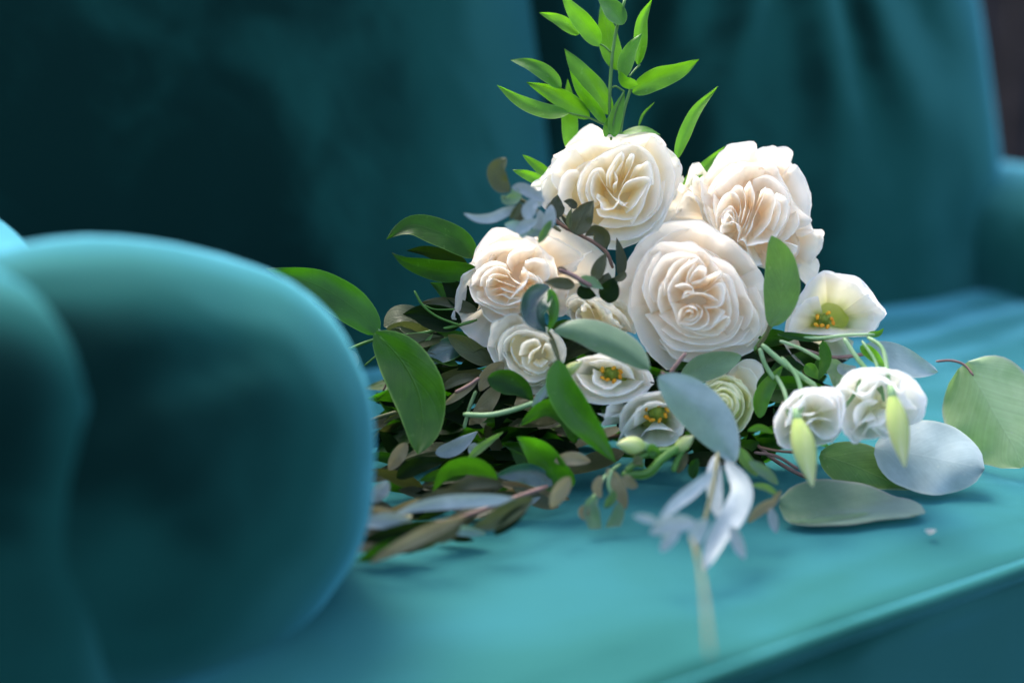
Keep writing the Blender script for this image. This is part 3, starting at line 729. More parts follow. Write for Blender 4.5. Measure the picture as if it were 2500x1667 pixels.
LC = [[(600,600),(610,480),(690,380),(800,340),(920,330),(1000,380)], [(740,640),(770,590),(850,568),(950,585),(995,625),(950,675),(850,690),(760,670)],
      [(580,660),(640,560),(700,480),(760,430)], [(980,380),(1030,480),(1020,600),(960,660)], [(700,560),(720,450),(820,400),(930,410)], [(480,560),(520,440),(580,390)],
      [(440,470),(520,500),(600,470)]]
lisianthus('lower white lisianthus with orange and green heart beside the drooping grey leaf', '8', (845, 500),
           [(600,600),(620,460),(720,370),(900,335),(1010,400),(1030,560),(950,670),(820,690),(680,660)], LC, 4.8, 13, stam=(850, 470), sr=30)
LD2 = [[(130,760),(200,820),(300,830),(380,780)], [(240,1000),(250,900),(330,850),(420,870)], [(120,960),(200,920),(260,960)]]
LD = [[(90,930),(110,830),(170,750),(230,700),(330,690)], [(330,690),(420,690),(470,760),(450,900),(400,990)], [(90,900),(130,1000),(230,1010),(300,960)],
      [(210,780),(280,710),(370,720),(430,800)], [(280,900),(350,960),(430,930),(450,830)], [(150,900),(190,800),(260,760)]]
lisianthus('blurred white lisianthus behind the two pale buds, left of the pair', 'B', (280, 850),
           [(95,920),(130,780),(230,700),(360,690),(460,780),(450,930),(330,1000),(180,1000)], LD + LD2, 7.2, 14, mat='plain')
LE2 = [[(470,680),(560,720),(620,700),(680,620)], [(800,620),(800,720),(860,800),(900,800)], [(500,960),(560,880),(640,850)], [(650,900),(740,940),(820,900)]]
LE = [[(430,690),(510,600),(600,585),(700,580)], [(690,590),(780,600),(860,660),(915,750),(890,860),(830,890)], [(430,700),(450,850),(480,930),(540,985),(590,950)],
      [(560,960),(620,900),(690,960),(760,900),(840,870)], [(540,700),(600,640),(700,640),(780,720)], [(540,900),(530,820),(580,760),(660,760)], [(600,900),(690,870),(740,800)]]
lisianthus('blurred white lisianthus behind the two pale buds, right of the pair', 'B', (620, 800),
           [(440,700),(520,600),(680,585),(820,630),(910,750),(870,870),(720,920),(560,970),(460,880)], LE + LE2, 7.0, 15, mat='plain')
RN = [([(1330,210),(1450,115),(1560,160),(1568,300),(1500,430)], dict(o1, mat=M['ivory'], zadd=-.9)),
      ([(1400,140),(1500,200),(1530,320),(1480,450)], dict(o1, mat=M['ivory'], zadd=-.8)),
      [(1170,300),(1215,240),(1300,208),(1380,240),(1430,250)], [(1380,250),(1470,320),(1505,430),(1460,540),(1400,600),(1340,570)],
      [(1170,310),(1220,400),(1280,480),(1340,560),(1400,590)], [(1200,290),(1290,260),(1380,300),(1420,380)], [(1230,340),(1300,300),(1370,330),(1400,410),(1370,480)],
      [(1240,380),(1290,340),(1350,370),(1360,430),(1310,460)], [(1260,400),(1300,370),(1335,400),(1310,430)]]
flower('ranunculus_bud', 'small lime and cream ranunculus bud beneath the largest rose', '8', (1310, 405),
       [(1180,310),(1290,215),(1430,260),(1500,430),(1400,595),(1290,480)], RN, 5.0, M['lime'], seed=16, rings=(.95, .7, .5), L=2.2, k=.7, cup=.7, lip=.06, amp=.05, dome=1.3)
# wilted ivory bloom between the roses
WB = [([(1080,820),(1085,770),(1130,725),(1200,720),(1290,745),(1400,760),(1530,760)], o1), ([(1400,760),(1530,762),(1640,860),(1690,980),(1665,1050)], o1),
      ([(1100,860),(1110,780),(1180,750),(1260,790),(1300,860)], o1), ([(1290,770),(1400,850),(1480,940),(1560,1000)], dict(cup=.3, lip=.16)),
      ([(1340,760),(1470,830),(1560,900),(1650,1040)], dict(cup=.3, lip=.16)), ([(1210,850),(1240,790),(1290,820),(1320,900)], dict(cup=.3, lip=.08)),
      ([(1240,740),(1350,790),(1440,880),(1500,960)], dict(cup=.3, lip=.09))]
flower('small_rose', 'wilting ivory bloom with drooping petals between the left and front roses', '5', (1350, 960),
       [(1090,820),(1200,740),(1400,770),(1560,790),(1680,980),(1500,1080),(1250,1020)], WB, 2.6, M['ivory'], seed=17, rings=(.9, .7), L=1.6)

# ------------------------------------------------------------------ leaves and stems
SHAPES = {'lance': (.55, .95), 'oval': (.62, .72), 'round': (.42, .40), 'strap': (.35, .5), 'disc': (.5, .55), 'tear': (.9, .5)}
def leaf(par, view, pts, hw, z, mat, shape='lance', tilt=0, fold=.25, curl=0, wave=.04, seed=0, name='leaf', nu=9, nv=22, label=None, asym=0):
    """pts base->tip in view px; hw half width; z centimetres in front of the rose plane, number or list"""
    pn = q(view, pts); sc = VW[view][2]; hw = hw * sc * (1.0 if mat == 'ruscus' else 1.06)
    zl = z if isinstance(z, (list, tuple)) else [z] * len(pn)
    if len(zl) != len(pn): zl = np.interp(np.linspace(0, 1, len(pn)), np.linspace(0, 1, len(zl)), zl)
    c = spline([(a, b, zz) for (a, b), zz in zip(pn, zl)], nv)
    t = np.gradient(c[:, :2], axis=0); t /= np.linalg.norm(t, axis=1)[:, None] + 1e-9
    nrm = np.stack([-t[:, 1], t[:, 0]], 1)
    s = np.linspace(0, 1, nv); a, b = SHAPES[shape]
    s_ = np.clip(s, 0.004, 1)
    wv = s_ ** a * (1 - s_) ** b; wv /= wv.max(); wv = np.maximum(wv, .02)
    sd_ = seed if seed else random.randrange(1, 9999)
    x = np.linspace(-1, 1, nu)
    cm = 100 * D0 / FPX                       # cm per px
    U, V_, Z = [], [], []
    for j in range(nv):
        wj = hw * wv[j]
        e = 1 + .06 * noise.noise(Vector((s[j] * 4, sd_, 0)))
        for i in range(nu):
            side = x[i] + asym * (1 - x[i] ** 2) * .3
            nz_ = noise.noise(Vector((s[j] * 3.2, x[i] * .9, sd_ * 1.3)))
            U.append(c[j, 0] + nrm[j, 0] * wj * side * e); V_.append(c[j, 1] + nrm[j, 1] * wj * side * e)
            dz = wj * cm * (fold * abs(x[i]) ** 1.4 + math.tan(R(tilt)) * x[i]) + hw * cm * (wave * 6 * nz_ * (.3 + abs(x[i]))) + curl * s[j] ** 2
            Z.append(c[j, 2] + dz)
    W = PA(np.array(U), np.array(V_), np.array(Z))
    W[:, 2] -= .0007 * (sd_ % 7); W = seat_height(W); W[:, 2] += .0007 * (sd_ % 7)
    uv = np.stack([np.tile((x + 1) / 2, nv), np.repeat(s, nu)], 1)
    return mesh_obj(name, W, grid_faces(nu, nv), mat if not isinstance(mat, str) else M[mat], par, uv, label=label)
def stem(par, view, pts, r, z, mat='stem', name='stem', r_end=None, n=18):
    pn = q(view, pts); zl = z if isinstance(z, (list, tuple)) else [z] * len(pn)
    if len(zl) != len(pn): zl = np.interp(np.linspace(0, 1, len(pn)), np.linspace(0, 1, len(zl)), zl)
    c = spline([(a, b, zz) for (a, b), zz in zip(pn, zl)], n)
    W = PA(c[:, 0], c[:, 1], c[:, 2])
    W = seat_height(W - np.array((0, 0, r))) + np.array((0, 0, r))
    V, Fc = tube_pts(W, r, 8, r_end); return mesh_obj(name, V, Fc, M[mat], par)
def sprig(name, label, view, at, z):
    return empty(name, P(*q(view, [at])[0], z), bouquet, label=label)

# top ruscus
g = sprig('ruscus_sprig', 'tall bright green ruscus sprig rising above the topmost rose', '1', (1160, 1240), -1)
T = [([(870,315),(700,190),(510,118)],58,-1.2,{}), ([(1060,420),(960,270),(830,110),(712,-50)],92,[-.3,-.8],dict(tilt=30)),
     ([(1222,640),(1150,400),(1110,200),(1070,40)],98,-1.4,{}), ([(1275,225),(1225,140),(1130,30),(1030,-60)],92,[.3,.2],dict(tilt=-40, fold=.5)),
     ([(1410,590),(1430,400),(1450,180),(1537,-5)],64,-.8,dict(fold=.5)), ([(1268,715),(1300,560),(1350,440),(1447,305)],72,-.2,dict(tilt=20)),
     ([(1405,775),(1290,745),(1238,640)],52,.2,dict(tilt=40)), ([(1362,850),(1560,730),(1780,650),(1968,540)],100,-.5,dict(tilt=-15)),
     ([(1165,1040),(1020,840),(880,650),(740,448)],112,-.9,{}), ([(1120,1135),(1010,980),(880,820),(785,638)],52,-.2,dict(tilt=35)),
     ([(965,1078),(800,950),(600,840),(393,752)],88,-.4,dict(tilt=20)), ([(778,1030),(560,1010),(330,920),(123,778)],70,.1,dict(tilt=-25, fold=.4)),
     ([(705,805),(600,690),(430,590),(245,548)],72,-.2,dict(tilt=-30, fold=.5)), ([(790,1380),(790,1180),(780,950),(768,722)],76,-1.8,{}),
     ([(1195,1250),(1200,1100),(1285,835)],62,.1,dict(fold=.5)), ([(1115,1250),(1125,1150),(1150,1050)],30,.1,{}),
     ([(1755,1455),(1820,1260),(1940,1010),(2138,788)],58,-.6,dict(tilt=25, fold=.5)), ([(1255,1225),(1420,1180),(1520,1190),(1617,1232)],30,-.4,dict(tilt=50)),
     ([(1412,1160),(1460,1040),(1562,932)],12,-1.5,{}), ([(620,1620),(500,1520),(355,1410)],48,-1,{})]
for i, (pts, hw, z, kw) in enumerate(T): leaf(g, '1', pts, hw, z, 'ruscus', seed=100 + i, **kw)
leaf(g, '2', [(870,620),(720,560),(562,503)], 50, -1, 'ruscus', seed=131)
leaf(g, '3', [(250,600),(340,490),(450,400),(636,212)], 52, -1.6, 'ruscus', seed=132)
stem(g, '1', [(1165,1280),(1150,950),(1168,600),(1185,430),(1222,230),(1300,-30)], .0011, -.1)
stem(g, '1', [(1240,1280),(1280,1020),(1350,790)], .0010, -.4)
stem(g, '1', [(1145,1155),(1040,1110),(960,1075),(775,1030)], .0006, [.0,-.1])
stem(g, '1', [(1162,480),(1110,430),(1062,400)], .0006, [-.1,-.3]); stem(g, '1', [(1330,700),(1380,640),(1430,590)], .0006, [-.3,-.7])
stem(g, '1', [(1175,800),(1210,790),(1290,840)], .0006, 0); stem(g, '1', [(1280,840),(1210,1000),(1180,1150)], .0007, 0.1)

# left ruscus
g = sprig('ruscus_sprig', 'deep green ruscus sprig fanning out left of the sideways rose', '4', (1720, 1150), .5)
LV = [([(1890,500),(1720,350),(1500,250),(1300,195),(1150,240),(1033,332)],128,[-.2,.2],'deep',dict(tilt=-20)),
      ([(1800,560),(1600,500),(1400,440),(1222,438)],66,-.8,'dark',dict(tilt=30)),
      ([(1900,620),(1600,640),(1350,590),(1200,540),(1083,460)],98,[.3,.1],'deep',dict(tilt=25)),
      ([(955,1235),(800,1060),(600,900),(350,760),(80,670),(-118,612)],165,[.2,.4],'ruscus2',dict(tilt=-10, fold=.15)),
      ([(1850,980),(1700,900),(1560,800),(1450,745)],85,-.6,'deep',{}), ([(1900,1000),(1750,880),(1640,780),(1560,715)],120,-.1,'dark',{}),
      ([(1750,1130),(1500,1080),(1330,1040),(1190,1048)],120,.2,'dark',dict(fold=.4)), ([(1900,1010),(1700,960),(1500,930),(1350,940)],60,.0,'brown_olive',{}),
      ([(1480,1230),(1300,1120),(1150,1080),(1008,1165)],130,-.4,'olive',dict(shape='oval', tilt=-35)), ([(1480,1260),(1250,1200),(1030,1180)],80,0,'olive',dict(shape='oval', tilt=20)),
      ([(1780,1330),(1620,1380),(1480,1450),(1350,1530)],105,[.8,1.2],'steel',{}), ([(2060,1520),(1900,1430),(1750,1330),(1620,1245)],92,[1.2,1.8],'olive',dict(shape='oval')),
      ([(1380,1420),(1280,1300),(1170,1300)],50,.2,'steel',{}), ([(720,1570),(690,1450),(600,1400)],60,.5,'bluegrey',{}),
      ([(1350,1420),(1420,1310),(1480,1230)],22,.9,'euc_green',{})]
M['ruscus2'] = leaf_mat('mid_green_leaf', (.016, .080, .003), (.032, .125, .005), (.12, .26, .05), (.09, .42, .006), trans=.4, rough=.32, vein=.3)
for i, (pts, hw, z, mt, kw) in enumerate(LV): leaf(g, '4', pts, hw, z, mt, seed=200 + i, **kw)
stem(g, '4', [(590,1415),(950,1280),(1350,1230),(1730,1150),(1900,1100)], .0010, [.4,.3])
stem(g, '4', [(1300,822),(1380,960),(1520,1070),(1740,1155)], .0008, .5); stem(g, '4', [(820,1540),(1000,1400),(1200,1300)], .0006, .0)
stem(g, '4', [(1390,960),(1500,1000),(1690,1000)], .0005, .5)
for k in range(4): stem(g, '4', [(955,1190 + 14 * k),(990,1212 + 8 * k),(1030,1212 + 10 * k)], .0003, .3, 'stem_pale')

# big blurred leaf and the shadowy greenery lower left
g = sprig('ruscus_sprig', 'shaded green leaves spilling from the bouquet towards the near arm', '7', (1100, 600), 2)
LW = [([(165,80),(320,240),(430,440),(460,640),(430,830)],158,[2.5,5],'ruscus2',dict(fold=.15, shape='oval')),
      ([(860,365),(1000,390),(1080,430),(1145,510)],70,4.2,'deep',{}), ([(1400,760),(1360,610),(1220,545),(1050,660)],58,[5,5.5],'deep',dict(tilt=20)),
      ([(1400,1010),(1270,960),(1170,820),(1040,720)],100,[6,6.2],'ruscus2',dict(tilt=25)), ([(1390,1010),(1250,980),(1100,890),(1000,800)],70,5.6,'deep',{}),
      ([(920,985),(780,905),(620,930),(510,1075)],52,7,'deep',dict(tilt=30)), ([(1260,1020),(1100,950),(900,965)],62,6,'steel',{}),
      ([(540,825),(660,790),(800,690)],45,4,'silver',{}), ([(300,975),(430,900),(620,860)],50,5,'dark',{}),
      ([(740,860),(830,780),(960,690)],24,5.6,'stem_leaf',{}),
      ([(740,800),(790,800),(840,790)],38,5,'silver',{}), ([(1250,330),(1240,430),(1160,510)],28,4.8,'bluegrey',{})]
M['stem_leaf'] = M['euc_green']
for i, (pts, hw, z, mt, kw) in enumerate(LW): leaf(g, '7', pts, hw, z, mt, seed=300 + i, **kw)
stem(g, '7', [(710,585),(860,590),(1010,560),(1160,510)], .0016, [4,4.8], 'stem_pale'); stem(g, '7', [(715,670),(750,540),(790,440)], .0012, 2, 'stem_pale')
stem(g, '7', [(215,440),(260,360),(330,300)], .0006, .5, 'stem_brown'); stem(g, '7', [(100,640),(200,600),(300,570)], .0012, 2, 'stem_olive')

# dark filling greenery, on the seat behind those
g = sprig('greenery', 'dense dark leaves packed beneath the roses', '7', (800, 700), 0)
rnd = random.Random(5)
def inpoly(x, y, poly):
    c = False
    for i in range(len(poly)):
        (x1, y1), (x2, y2) = poly[i - 1], poly[i]
        if (y1 > y) != (y2 > y) and x < (x2 - x1) * (y - y1) / (y2 - y1) + x1: c = not c
    return c
poly = [(980,800),(1120,860),(1200,830),(1260,800),(1350,830),(1560,860),(1700,840),(1900,800),(2030,880),(2010,960),(1960,1060),(1800,1140),(1640,1110),(1400,1140),(1180,1170),(1000,1190),(930,1150),(925,1050),(960,960)]
cnt = 0
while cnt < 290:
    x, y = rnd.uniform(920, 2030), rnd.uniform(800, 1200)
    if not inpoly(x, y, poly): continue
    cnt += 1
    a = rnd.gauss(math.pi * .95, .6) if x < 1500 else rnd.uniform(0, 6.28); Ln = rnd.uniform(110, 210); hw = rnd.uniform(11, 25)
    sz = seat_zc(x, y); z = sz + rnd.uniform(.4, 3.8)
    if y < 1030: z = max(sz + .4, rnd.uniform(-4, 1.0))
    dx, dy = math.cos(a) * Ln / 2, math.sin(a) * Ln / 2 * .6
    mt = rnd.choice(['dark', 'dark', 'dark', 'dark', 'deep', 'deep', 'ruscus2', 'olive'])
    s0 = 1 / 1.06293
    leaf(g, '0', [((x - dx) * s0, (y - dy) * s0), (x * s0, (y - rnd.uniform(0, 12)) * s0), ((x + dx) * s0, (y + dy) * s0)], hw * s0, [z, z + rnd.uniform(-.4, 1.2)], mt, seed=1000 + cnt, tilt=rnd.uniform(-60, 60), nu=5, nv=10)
poly2 = [(870,1180),(1100,1160),(1340,1160),(1330,1230),(1180,1260),(1060,1320),(900,1370),(865,1290)]
cnt = 0
while cnt < 46:
    x, y = rnd.uniform(860, 1340), rnd.uniform(1150, 1370)
    if not inpoly(x, y, poly2): continue
    cnt += 1
    a = rnd.gauss(math.pi * .93, .28); Ln = rnd.uniform(90, 180); hw = rnd.uniform(10, 20); sz = seat_zc(x, y); z = sz + rnd.uniform(.2, 1.6)
    dx, dy = math.cos(a) * Ln / 2, -math.sin(a) * Ln / 2 * -.9
    s0 = 1 / 1.06293
    leaf(g, '0', [((x - dx) * s0, (y - dy) * s0), (x * s0, (y - rnd.uniform(-6, 10)) * s0), ((x + dx) * s0, (y + dy) * s0)], hw * s0, [z, z + rnd.uniform(-.2, 1.0)],
         rnd.choice(['dark', 'dark', 'brown_olive', 'brown_olive', 'olive', 'deep', 'bluegrey', 'tan']), seed=2000 + cnt, tilt=rnd.uniform(-40, 40), nu=5, nv=10, shape='oval')
for k in range(16):                                   # stems bundled under the heads
    x0 = rnd.uniform(1300, 1850); x1 = rnd.uniform(950, 1300)
    s0 = 1 / 1.06293; y0 = rnd.uniform(920, 1040); y1 = rnd.uniform(980, 1130)
    stem(g, '0', [(x0 * s0, y0 * s0), ((x0 + x1) / 2 * s0, (y0 + y1) / 2 * s0), (x1 * s0, y1 * s0)], .0016, [seat_zc(x0, y0) + 4, seat_zc(x1, y1) + 1], rnd.choice(['stem', 'stem_olive', 'stem_brown']))

# olive branches, lower left
g = sprig('olive_sprig', 'blurred silvery olive branch lying on the seat beside the near arm', '7', (1200, 1050), 8)
OL = [([(1050,1110),(700,1120),(450,1150),(290,1200)],42,11,'silver',{}), ([(290,1200),(180,1190),(50,1160)],34,11,'tan',{}),
      ([(730,1215),(500,1310),(320,1400),(130,1500)],44,[12.5,14],'tan',{}), ([(1140,1100),(1000,1180),(880,1250),(770,1280)],58,11,'olive',{}),
      ([(1370,970),(1310,1060),(1250,1165)],46,9.5,'tan',{}), ([(420,1270),(250,1240),(60,1260)],48,12,'silver',{}), ([(560,1250),(350,1310),(90,1360)],52,12.5,'dark',{}),
      ([(820,1130),(600,1080),(420,1120)],38,10.5,'brown_olive',{}), ([(960,1010),(760,1010),(560,1080)],40,9.5,'brown_olive',{}), ([(250,1000),(200,1060),(150,1130)],44,9,'silver',{}),
      ([(700,1230),(620,1330),(480,1370)],34,12.5,'brown_olive',{}), ([(360,760),(310,840),(250,930)],42,5,'tan',{}), ([(1100,1150),(1000,1240),(900,1330)],40,11,'dark',{})]
for i, (pts, hw, z, mt, kw) in enumerate(OL): leaf(g, '7', pts, hw, z, mt, seed=400 + i, shape='oval', **kw)
stem(g, '7', [(1230,1030),(1000,1110),(700,1220),(450,1270),(250,1300)], .0014, [8,12], 'stem_mauve')
g = sprig('olive_sprig', 'pale olive twig hanging under the small ivory rose', '7', (800, 370), 3)
for i, (pts, hw, z, mt) in enumerate([([(965,265),(900,320),(850,370),(812,442)],48,3,'tan'), ([(940,400),(880,480),(820,570),(745,650)],50,3.2,'tan'), ([(800,375),(700,450),(590,528)],26,3,'tan'),
      ([(800,352),(680,370),(560,440)],30,2.6,'brown_olive'), ([(790,640),(820,590),(870,560)],40,3.4,'tan'), ([(720,430),(640,520),(560,570)],40,2,'dark')]):
    leaf(g, '7', pts, hw, z, mt, shape='oval', seed=430 + i)
stem(g, '7', [(810,360),(740,410),(660,450)], .0011, 3.1, 'stem_mauve')
g = sprig('olive_sprig', 'small pale olive tips drooping over the seat below the lisianthus', '8', (560, 850), 8)
for i, (pts, hw, z, mt) in enumerate([([(510,850),(580,960),(640,1130)],46,8.5,'tan'), ([(620,900),(670,950),(720,975)],36,8.5,'tan'), ([(440,1040),(400,1120),(450,1320)],52,9,'euc'),
      ([(590,1080),(580,1180),(500,1310)],44,9,'euc'), ([(470,900),(440,980),(470,1050)],32,8.5,'tan'), ([(380,1100),(350,1150),(390,1200)],36,9,'tan'), ([(150,800),(270,780),(400,800)],44,6.6,'tan'),
      ([(560,1000),(540,1060),(490,1120)],30,9,'euc_green')]):
    leaf(g, '8', pts, hw, z, mt, shape='oval', seed=450 + i)
stem(g, '8', [(600,820),(500,900),(430,1020),(400,1080)], .0011, [6,9], 'stem_pale'); stem(g, '8', [(540,860),(520,960),(560,1060)], .001, 8.8, 'stem_pale')

# brown-olive sprig among the roses
g = sprig('olive_sprig', 'brown green olive sprig crossing in front of the gap between the roses', '2', (1150, 1000), 3)
for i, (pts, hw, z, mt, kw) in enumerate([([(1130,1090),(1180,980),(1240,870),(1305,785)],100,3.2,'brown_olive',{}), ([(1405,1215),(1380,1120),(1310,1060),(1225,1105)],70,3,'brown_olive',dict(tilt=20)),
      ([(985,940),(965,840),(975,730)],68,3,'brown_olive',{}), ([(1150,850),(1090,800),(1030,790)],36,3,'brown_olive',{}), ([(1085,1040),(1080,940),(1105,850)],26,3.4,'olive',{}),
      ([(1545,1475),(1560,1350),(1540,1230),(1512,1120)],46,3.2,'brown_olive',dict(fold=.5)), ([(1310,1510),(1350,1400),(1420,1255)],58,4.6,'brown_olive',{}),
      ([(1480,1600),(1420,1540),(1440,1440)],80,3.4,'brown_olive',{}), ([(1600,1440),(1540,1490),(1470,1500)],34,3.4,'brown_olive',{}), ([(1100,1040),(1040,960),(1000,900)],20,3,'brown_olive',{})]):
    leaf(g, '2', pts, hw, z, mt, shape='lance', seed=470 + i, **kw)
for i, (pts, hw, z, mt) in enumerate([([(1150,630),(1020,610),(885,600)],52,5,'brown_olive'), ([(1180,590),(1290,600),(1400,660)],50,5,'euc'), ([(1380,740),(1450,680),(1490,560)],90,4.2,'dark'),
      ([(1180,650),(1260,700),(1340,720)],60,4.2,'dark'), ([(1000,480),(1060,500),(1110,530)],22,5,'stem_l')]):
    leaf(g, '5', pts, hw, z, M['brown_olive'] if mt == 'stem_l' else mt, shape='lance', seed=490 + i)
stem(g, '5', [(1010,492),(1130,540),(1230,600),(1300,640)], .0014, 5, 'stem_mauve')
stem(g, '2', [(900,860),(960,960),(1060,1040),(1150,1080),(1400,1230),(1480,1400)], .0011, 2.9, 'stem_brown')

# silvery cluster, upper left, in front of the focus
g = sprig('silver_sprig', 'blurred silver leaf cluster jutting out at the upper left of the roses', '2', (800, 850), 6)
for i, (pts, hw, z, mt, kw) in enumerate([([(680,840),(520,880),(380,940),(240,945),(120,900)],44,[6.5,7.5],'silver',{}), ([(540,700),(450,620),(420,500),(505,395)],84,7,'olive',dict(shape='oval')),
      ([(560,670),(600,740),(520,780),(460,740)],50,7,'euc',{}), ([(560,660),(680,680),(860,790)],52,7,'silver',{}), ([(690,960),(720,860),(780,770)],62,7.4,'silver',{}),
      ([(850,1070),(900,960),(915,820)],56,6.6,'silver',{}), ([(660,1130),(640,1040),(490,1000)],56,6.8,'bluegrey',{}), ([(800,1170),(850,1090),(920,960)],36,6.8,'euc_green',{}),
      ([(860,1080),(760,1080),(680,1090)],36,6.5,'bluegrey',{}), ([(600,1000),(640,900),(620,800)],50,6.6,'brown_olive',{}), ([(540,950),(600,880),(640,800)],34,7.3,'olive',{}),
      ([(820,840),(790,760),(830,690)],44,6.4,'silver',{}), ([(760,1090),(820,980),(810,870)],50,6.2,'silver',{}), ([(600,1080),(700,1000),(790,960)],52,7,'silver',{}), ([(930,940),(900,860),(930,790)],30,5.4,'brown_olive',{})]):
    leaf(g, '2', pts, hw, z, mt, seed=510 + i, **({'shape': 'oval'} | kw))
stem(g, '2', [(480,760),(600,760),(760,850),(860,960),(1000,1060)], .0012, [7,6,3.5], 'stem_olive')

# glossy blue-green curled leaf
g = sprig('curled_leaf', 'glossy blue green curled leaf hanging in front of the left rose', '5', (940, 1050), 6)
leaf(g, '5', [(935,640),(820,760),(800,900),(905,1045)], 118, [5.2, 6.2], 'steel', shape='lance', fold=.8, tilt=-25, seed=531)
leaf(g, '5', [(930,660),(960,760),(965,900),(915,1040)], 48, 6.0, 'ruscus2', fold=.4, tilt=30, seed=532)
stem(g, '5', [(920,1030),(960,1100),(1000,1220),(1020,1330)], .0010, [5.6,4.6], 'stem_olive')
g = sprig('ruscus_sprig', 'mid green leaf with twisted tip in front of the lisianthus', '8', (150, 140), 6)
leaf(g, '8', [(175,110),(190,280),(300,470),(420,620),(570,810)], 105, [6.2, 7.5], 'ruscus2', tilt=-20, fold=.2, seed=533)
stem(g, '8', [(190,130),(150,40),(120,-40)], .0010, 5.8, 'stem_olive')
leaf(g, '8', [(0,440),(60,340),(140,230)], 24, 5, 'bluegrey', seed=534)

# eucalyptus
g = sprig('eucalyptus_sprig', 'wide blurred grey green eucalyptus leaves crossing below the front rose', '8', (930, 230), 7)
leaf(g, '5', [(1800,1360),(1620,1200),(1400,1090),(1180,1020),(965,1030)], 128, [7.5, 6.5], 'euc', shape='oval', tilt=-15, fold=-.4, seed=541)
leaf(g, '8', [(860,225),(1000,320),(1180,480),(1300,640),(1385,815)], 150, [7.6, 8.2], 'bluegrey', shape='oval', tilt=-15, fold=-.35, seed=542)
leaf(g, '8', [(1010,240),(1150,170),(1280,130),(1430,80)], 88, 3.6, 'euc', shape='oval', seed=543)
stem(g, '8', [(960,240),(900,205),(880,190)], .0010, 7.4, 'stem_mauve'); stem(g, '8', [(940,200),(1000,120),(1050,60)], .0012, 5, 'stem_mauve')
g = sprig('eucalyptus_sprig', 'upright oval eucalyptus leaf between the front rose and the open lisianthus', '6', (1310, 1170), 3)
leaf(g, '6', [(1425,985),(1500,820),(1530,620),(1510,400),(1438,198)], 150, [4.0, 4.6], 'euc_green', shape='oval', tilt=12, fold=.12, seed=545)
stem(g, '6', [(1430,960),(1380,1080),(1310,1170)], .0012, [4.0, 3], 'stem_olive')
g = sprig('eucalyptus_sprig', 'silver dollar eucalyptus leaves trailing to the right edge of the seat', 'B', (600, 480), 1)
leaf(g, 'B', [(560,470),(720,510),(860,570),(985,600)], 72, [.3, -.6], 'bluegrey', shape='oval', tilt=25, seed=546)
leaf(g, 'B', [(1125,562),(1210,680),(1310,860),(1400,1010),(1440,1125)], 262, [-1.2, .8], 'dollar', shape='disc', tilt=-10, fold=-.45, seed=547)
stem(g, 'B', [(975,542),(1060,538),(1130,562),(1180,620)], .0008, [-.6,-1.2,-.5], 'stem_mauve')
leaf(g, 'B', [(340,1050),(520,1110),(700,1190),(880,1260)], 130, [2.3, 3.1], 'euc_green', shape='disc', tilt=20, fold=-.2, seed=548)
leaf(g, 'B', [(640,1020),(850,1050),(1050,1090),(1240,1130)], 190, [3.0, 3.6], 'bluegrey', shape='disc', tilt=35, fold=-.2, seed=549)
leaf(g, 'B', [(120,1310),(380,1360),(650,1420),(905,1490)], 178, [6.5, 6.8], 'euc', shape='disc', tilt=40, fold=-.2, seed=550)
leaf(g, 'B', [(150,1440),(380,1480),(600,1510)], 70, [6.8, 7], 'euc_green', shape='oval', tilt=20, seed=551)
stem(g, 'B', [(0,1000),(90,1080),(230,1160),(340,1200)], .0012, [2,3.5], 'stem_mauve'); stem(g, 'B', [(-20,1040),(100,1060),(220,1130)], .0010, 3, 'stem_mauve')
stem(g, 'B', [(0,1010),(100,1030),(200,1040)], .0008, 3, 'stem_brown')
stem(g, 'B', [(250,480),(420,520),(600,500)], .0012, [1, .4], 'stem_mauve')

# silver hanging sprig nearest the camera
g = sprig('silver_sprig', 'silvery white leaves drooping towards the camera, their stem pointing down the seat', '8', (1260, 760), 10)
for i, (pts, hw, z, kw) in enumerate([([(1240,870),(1120,980),(980,1090),(860,1210)],44,[12,14],{}), ([(1255,755),(1240,900),(1250,1050),(1270,1200)],52,[10,12.5],{}),
      ([(1320,800),(1430,980),(1380,1150),(1260,1330),(1170,1550)],78,[10,15.5],{}), ([(1360,1240),(1400,1350),(1450,1470)],40,14,{}), ([(1120,1220),(960,1230),(800,1290)],58,15,{}),
      ([(860,1220),(780,1190),(690,1170)],28,15,{}), ([(1000,1260),(930,1340),(880,1420)],42,15.5,{}), ([(1200,1200),(1130,1280),(1100,1400)],52,15,{})]):
    leaf(g, '8', pts, hw, z, 'silver', shape='oval', seed=560 + i, **kw)
stem(g, 'D', [(440,380),(480,500),(515,700),(550,1060)], .0010, [17,20,25,30], 'stem_olive'); stem(g, '8', [(1270,740),(1230,1000),(1150,1300),(1110,1450)], .0012, [10, 16], 'stem_olive')

# lisianthus stalks, buds and thin leaves on the right
g = sprig('lisianthus_stalks', 'tangle of thin green lisianthus stalks under the open white bloom', 'B', (60, 450), 3)
for pts, r, z in [([(-20,480),(60,370),(80,340)],.0016,3), ([(110,395),(220,405),(340,415),(480,400),(640,395)],.0014,[3,4]), ([(120,430),(230,470),(340,530)],.0014,4),
      ([(470,415),(540,520),(620,620),(680,720)],.0020,[4,5.5]), ([(600,410),(680,470),(710,600),(720,730)],.0018,[4,6.5]), ([(130,520),(210,620),(240,740),(230,870)],.0019,[4,6.5]),
      ([(100,620),(150,720),(170,850)],.0018,[4,6]), ([(10,470),(40,560),(90,640)],.0019,4), ([(20,450),(150,560),(320,680)],.0022,[4,4.6]), ([(560,600),(540,700),(470,800)],.0015,[4.8,5.5]), ([(570,430),(650,560),(690,760)],.0014,[4,6])]:
    stem(g, 'B', pts, r * .72, z, 'stem_pale' if z != 3 else 'stem')
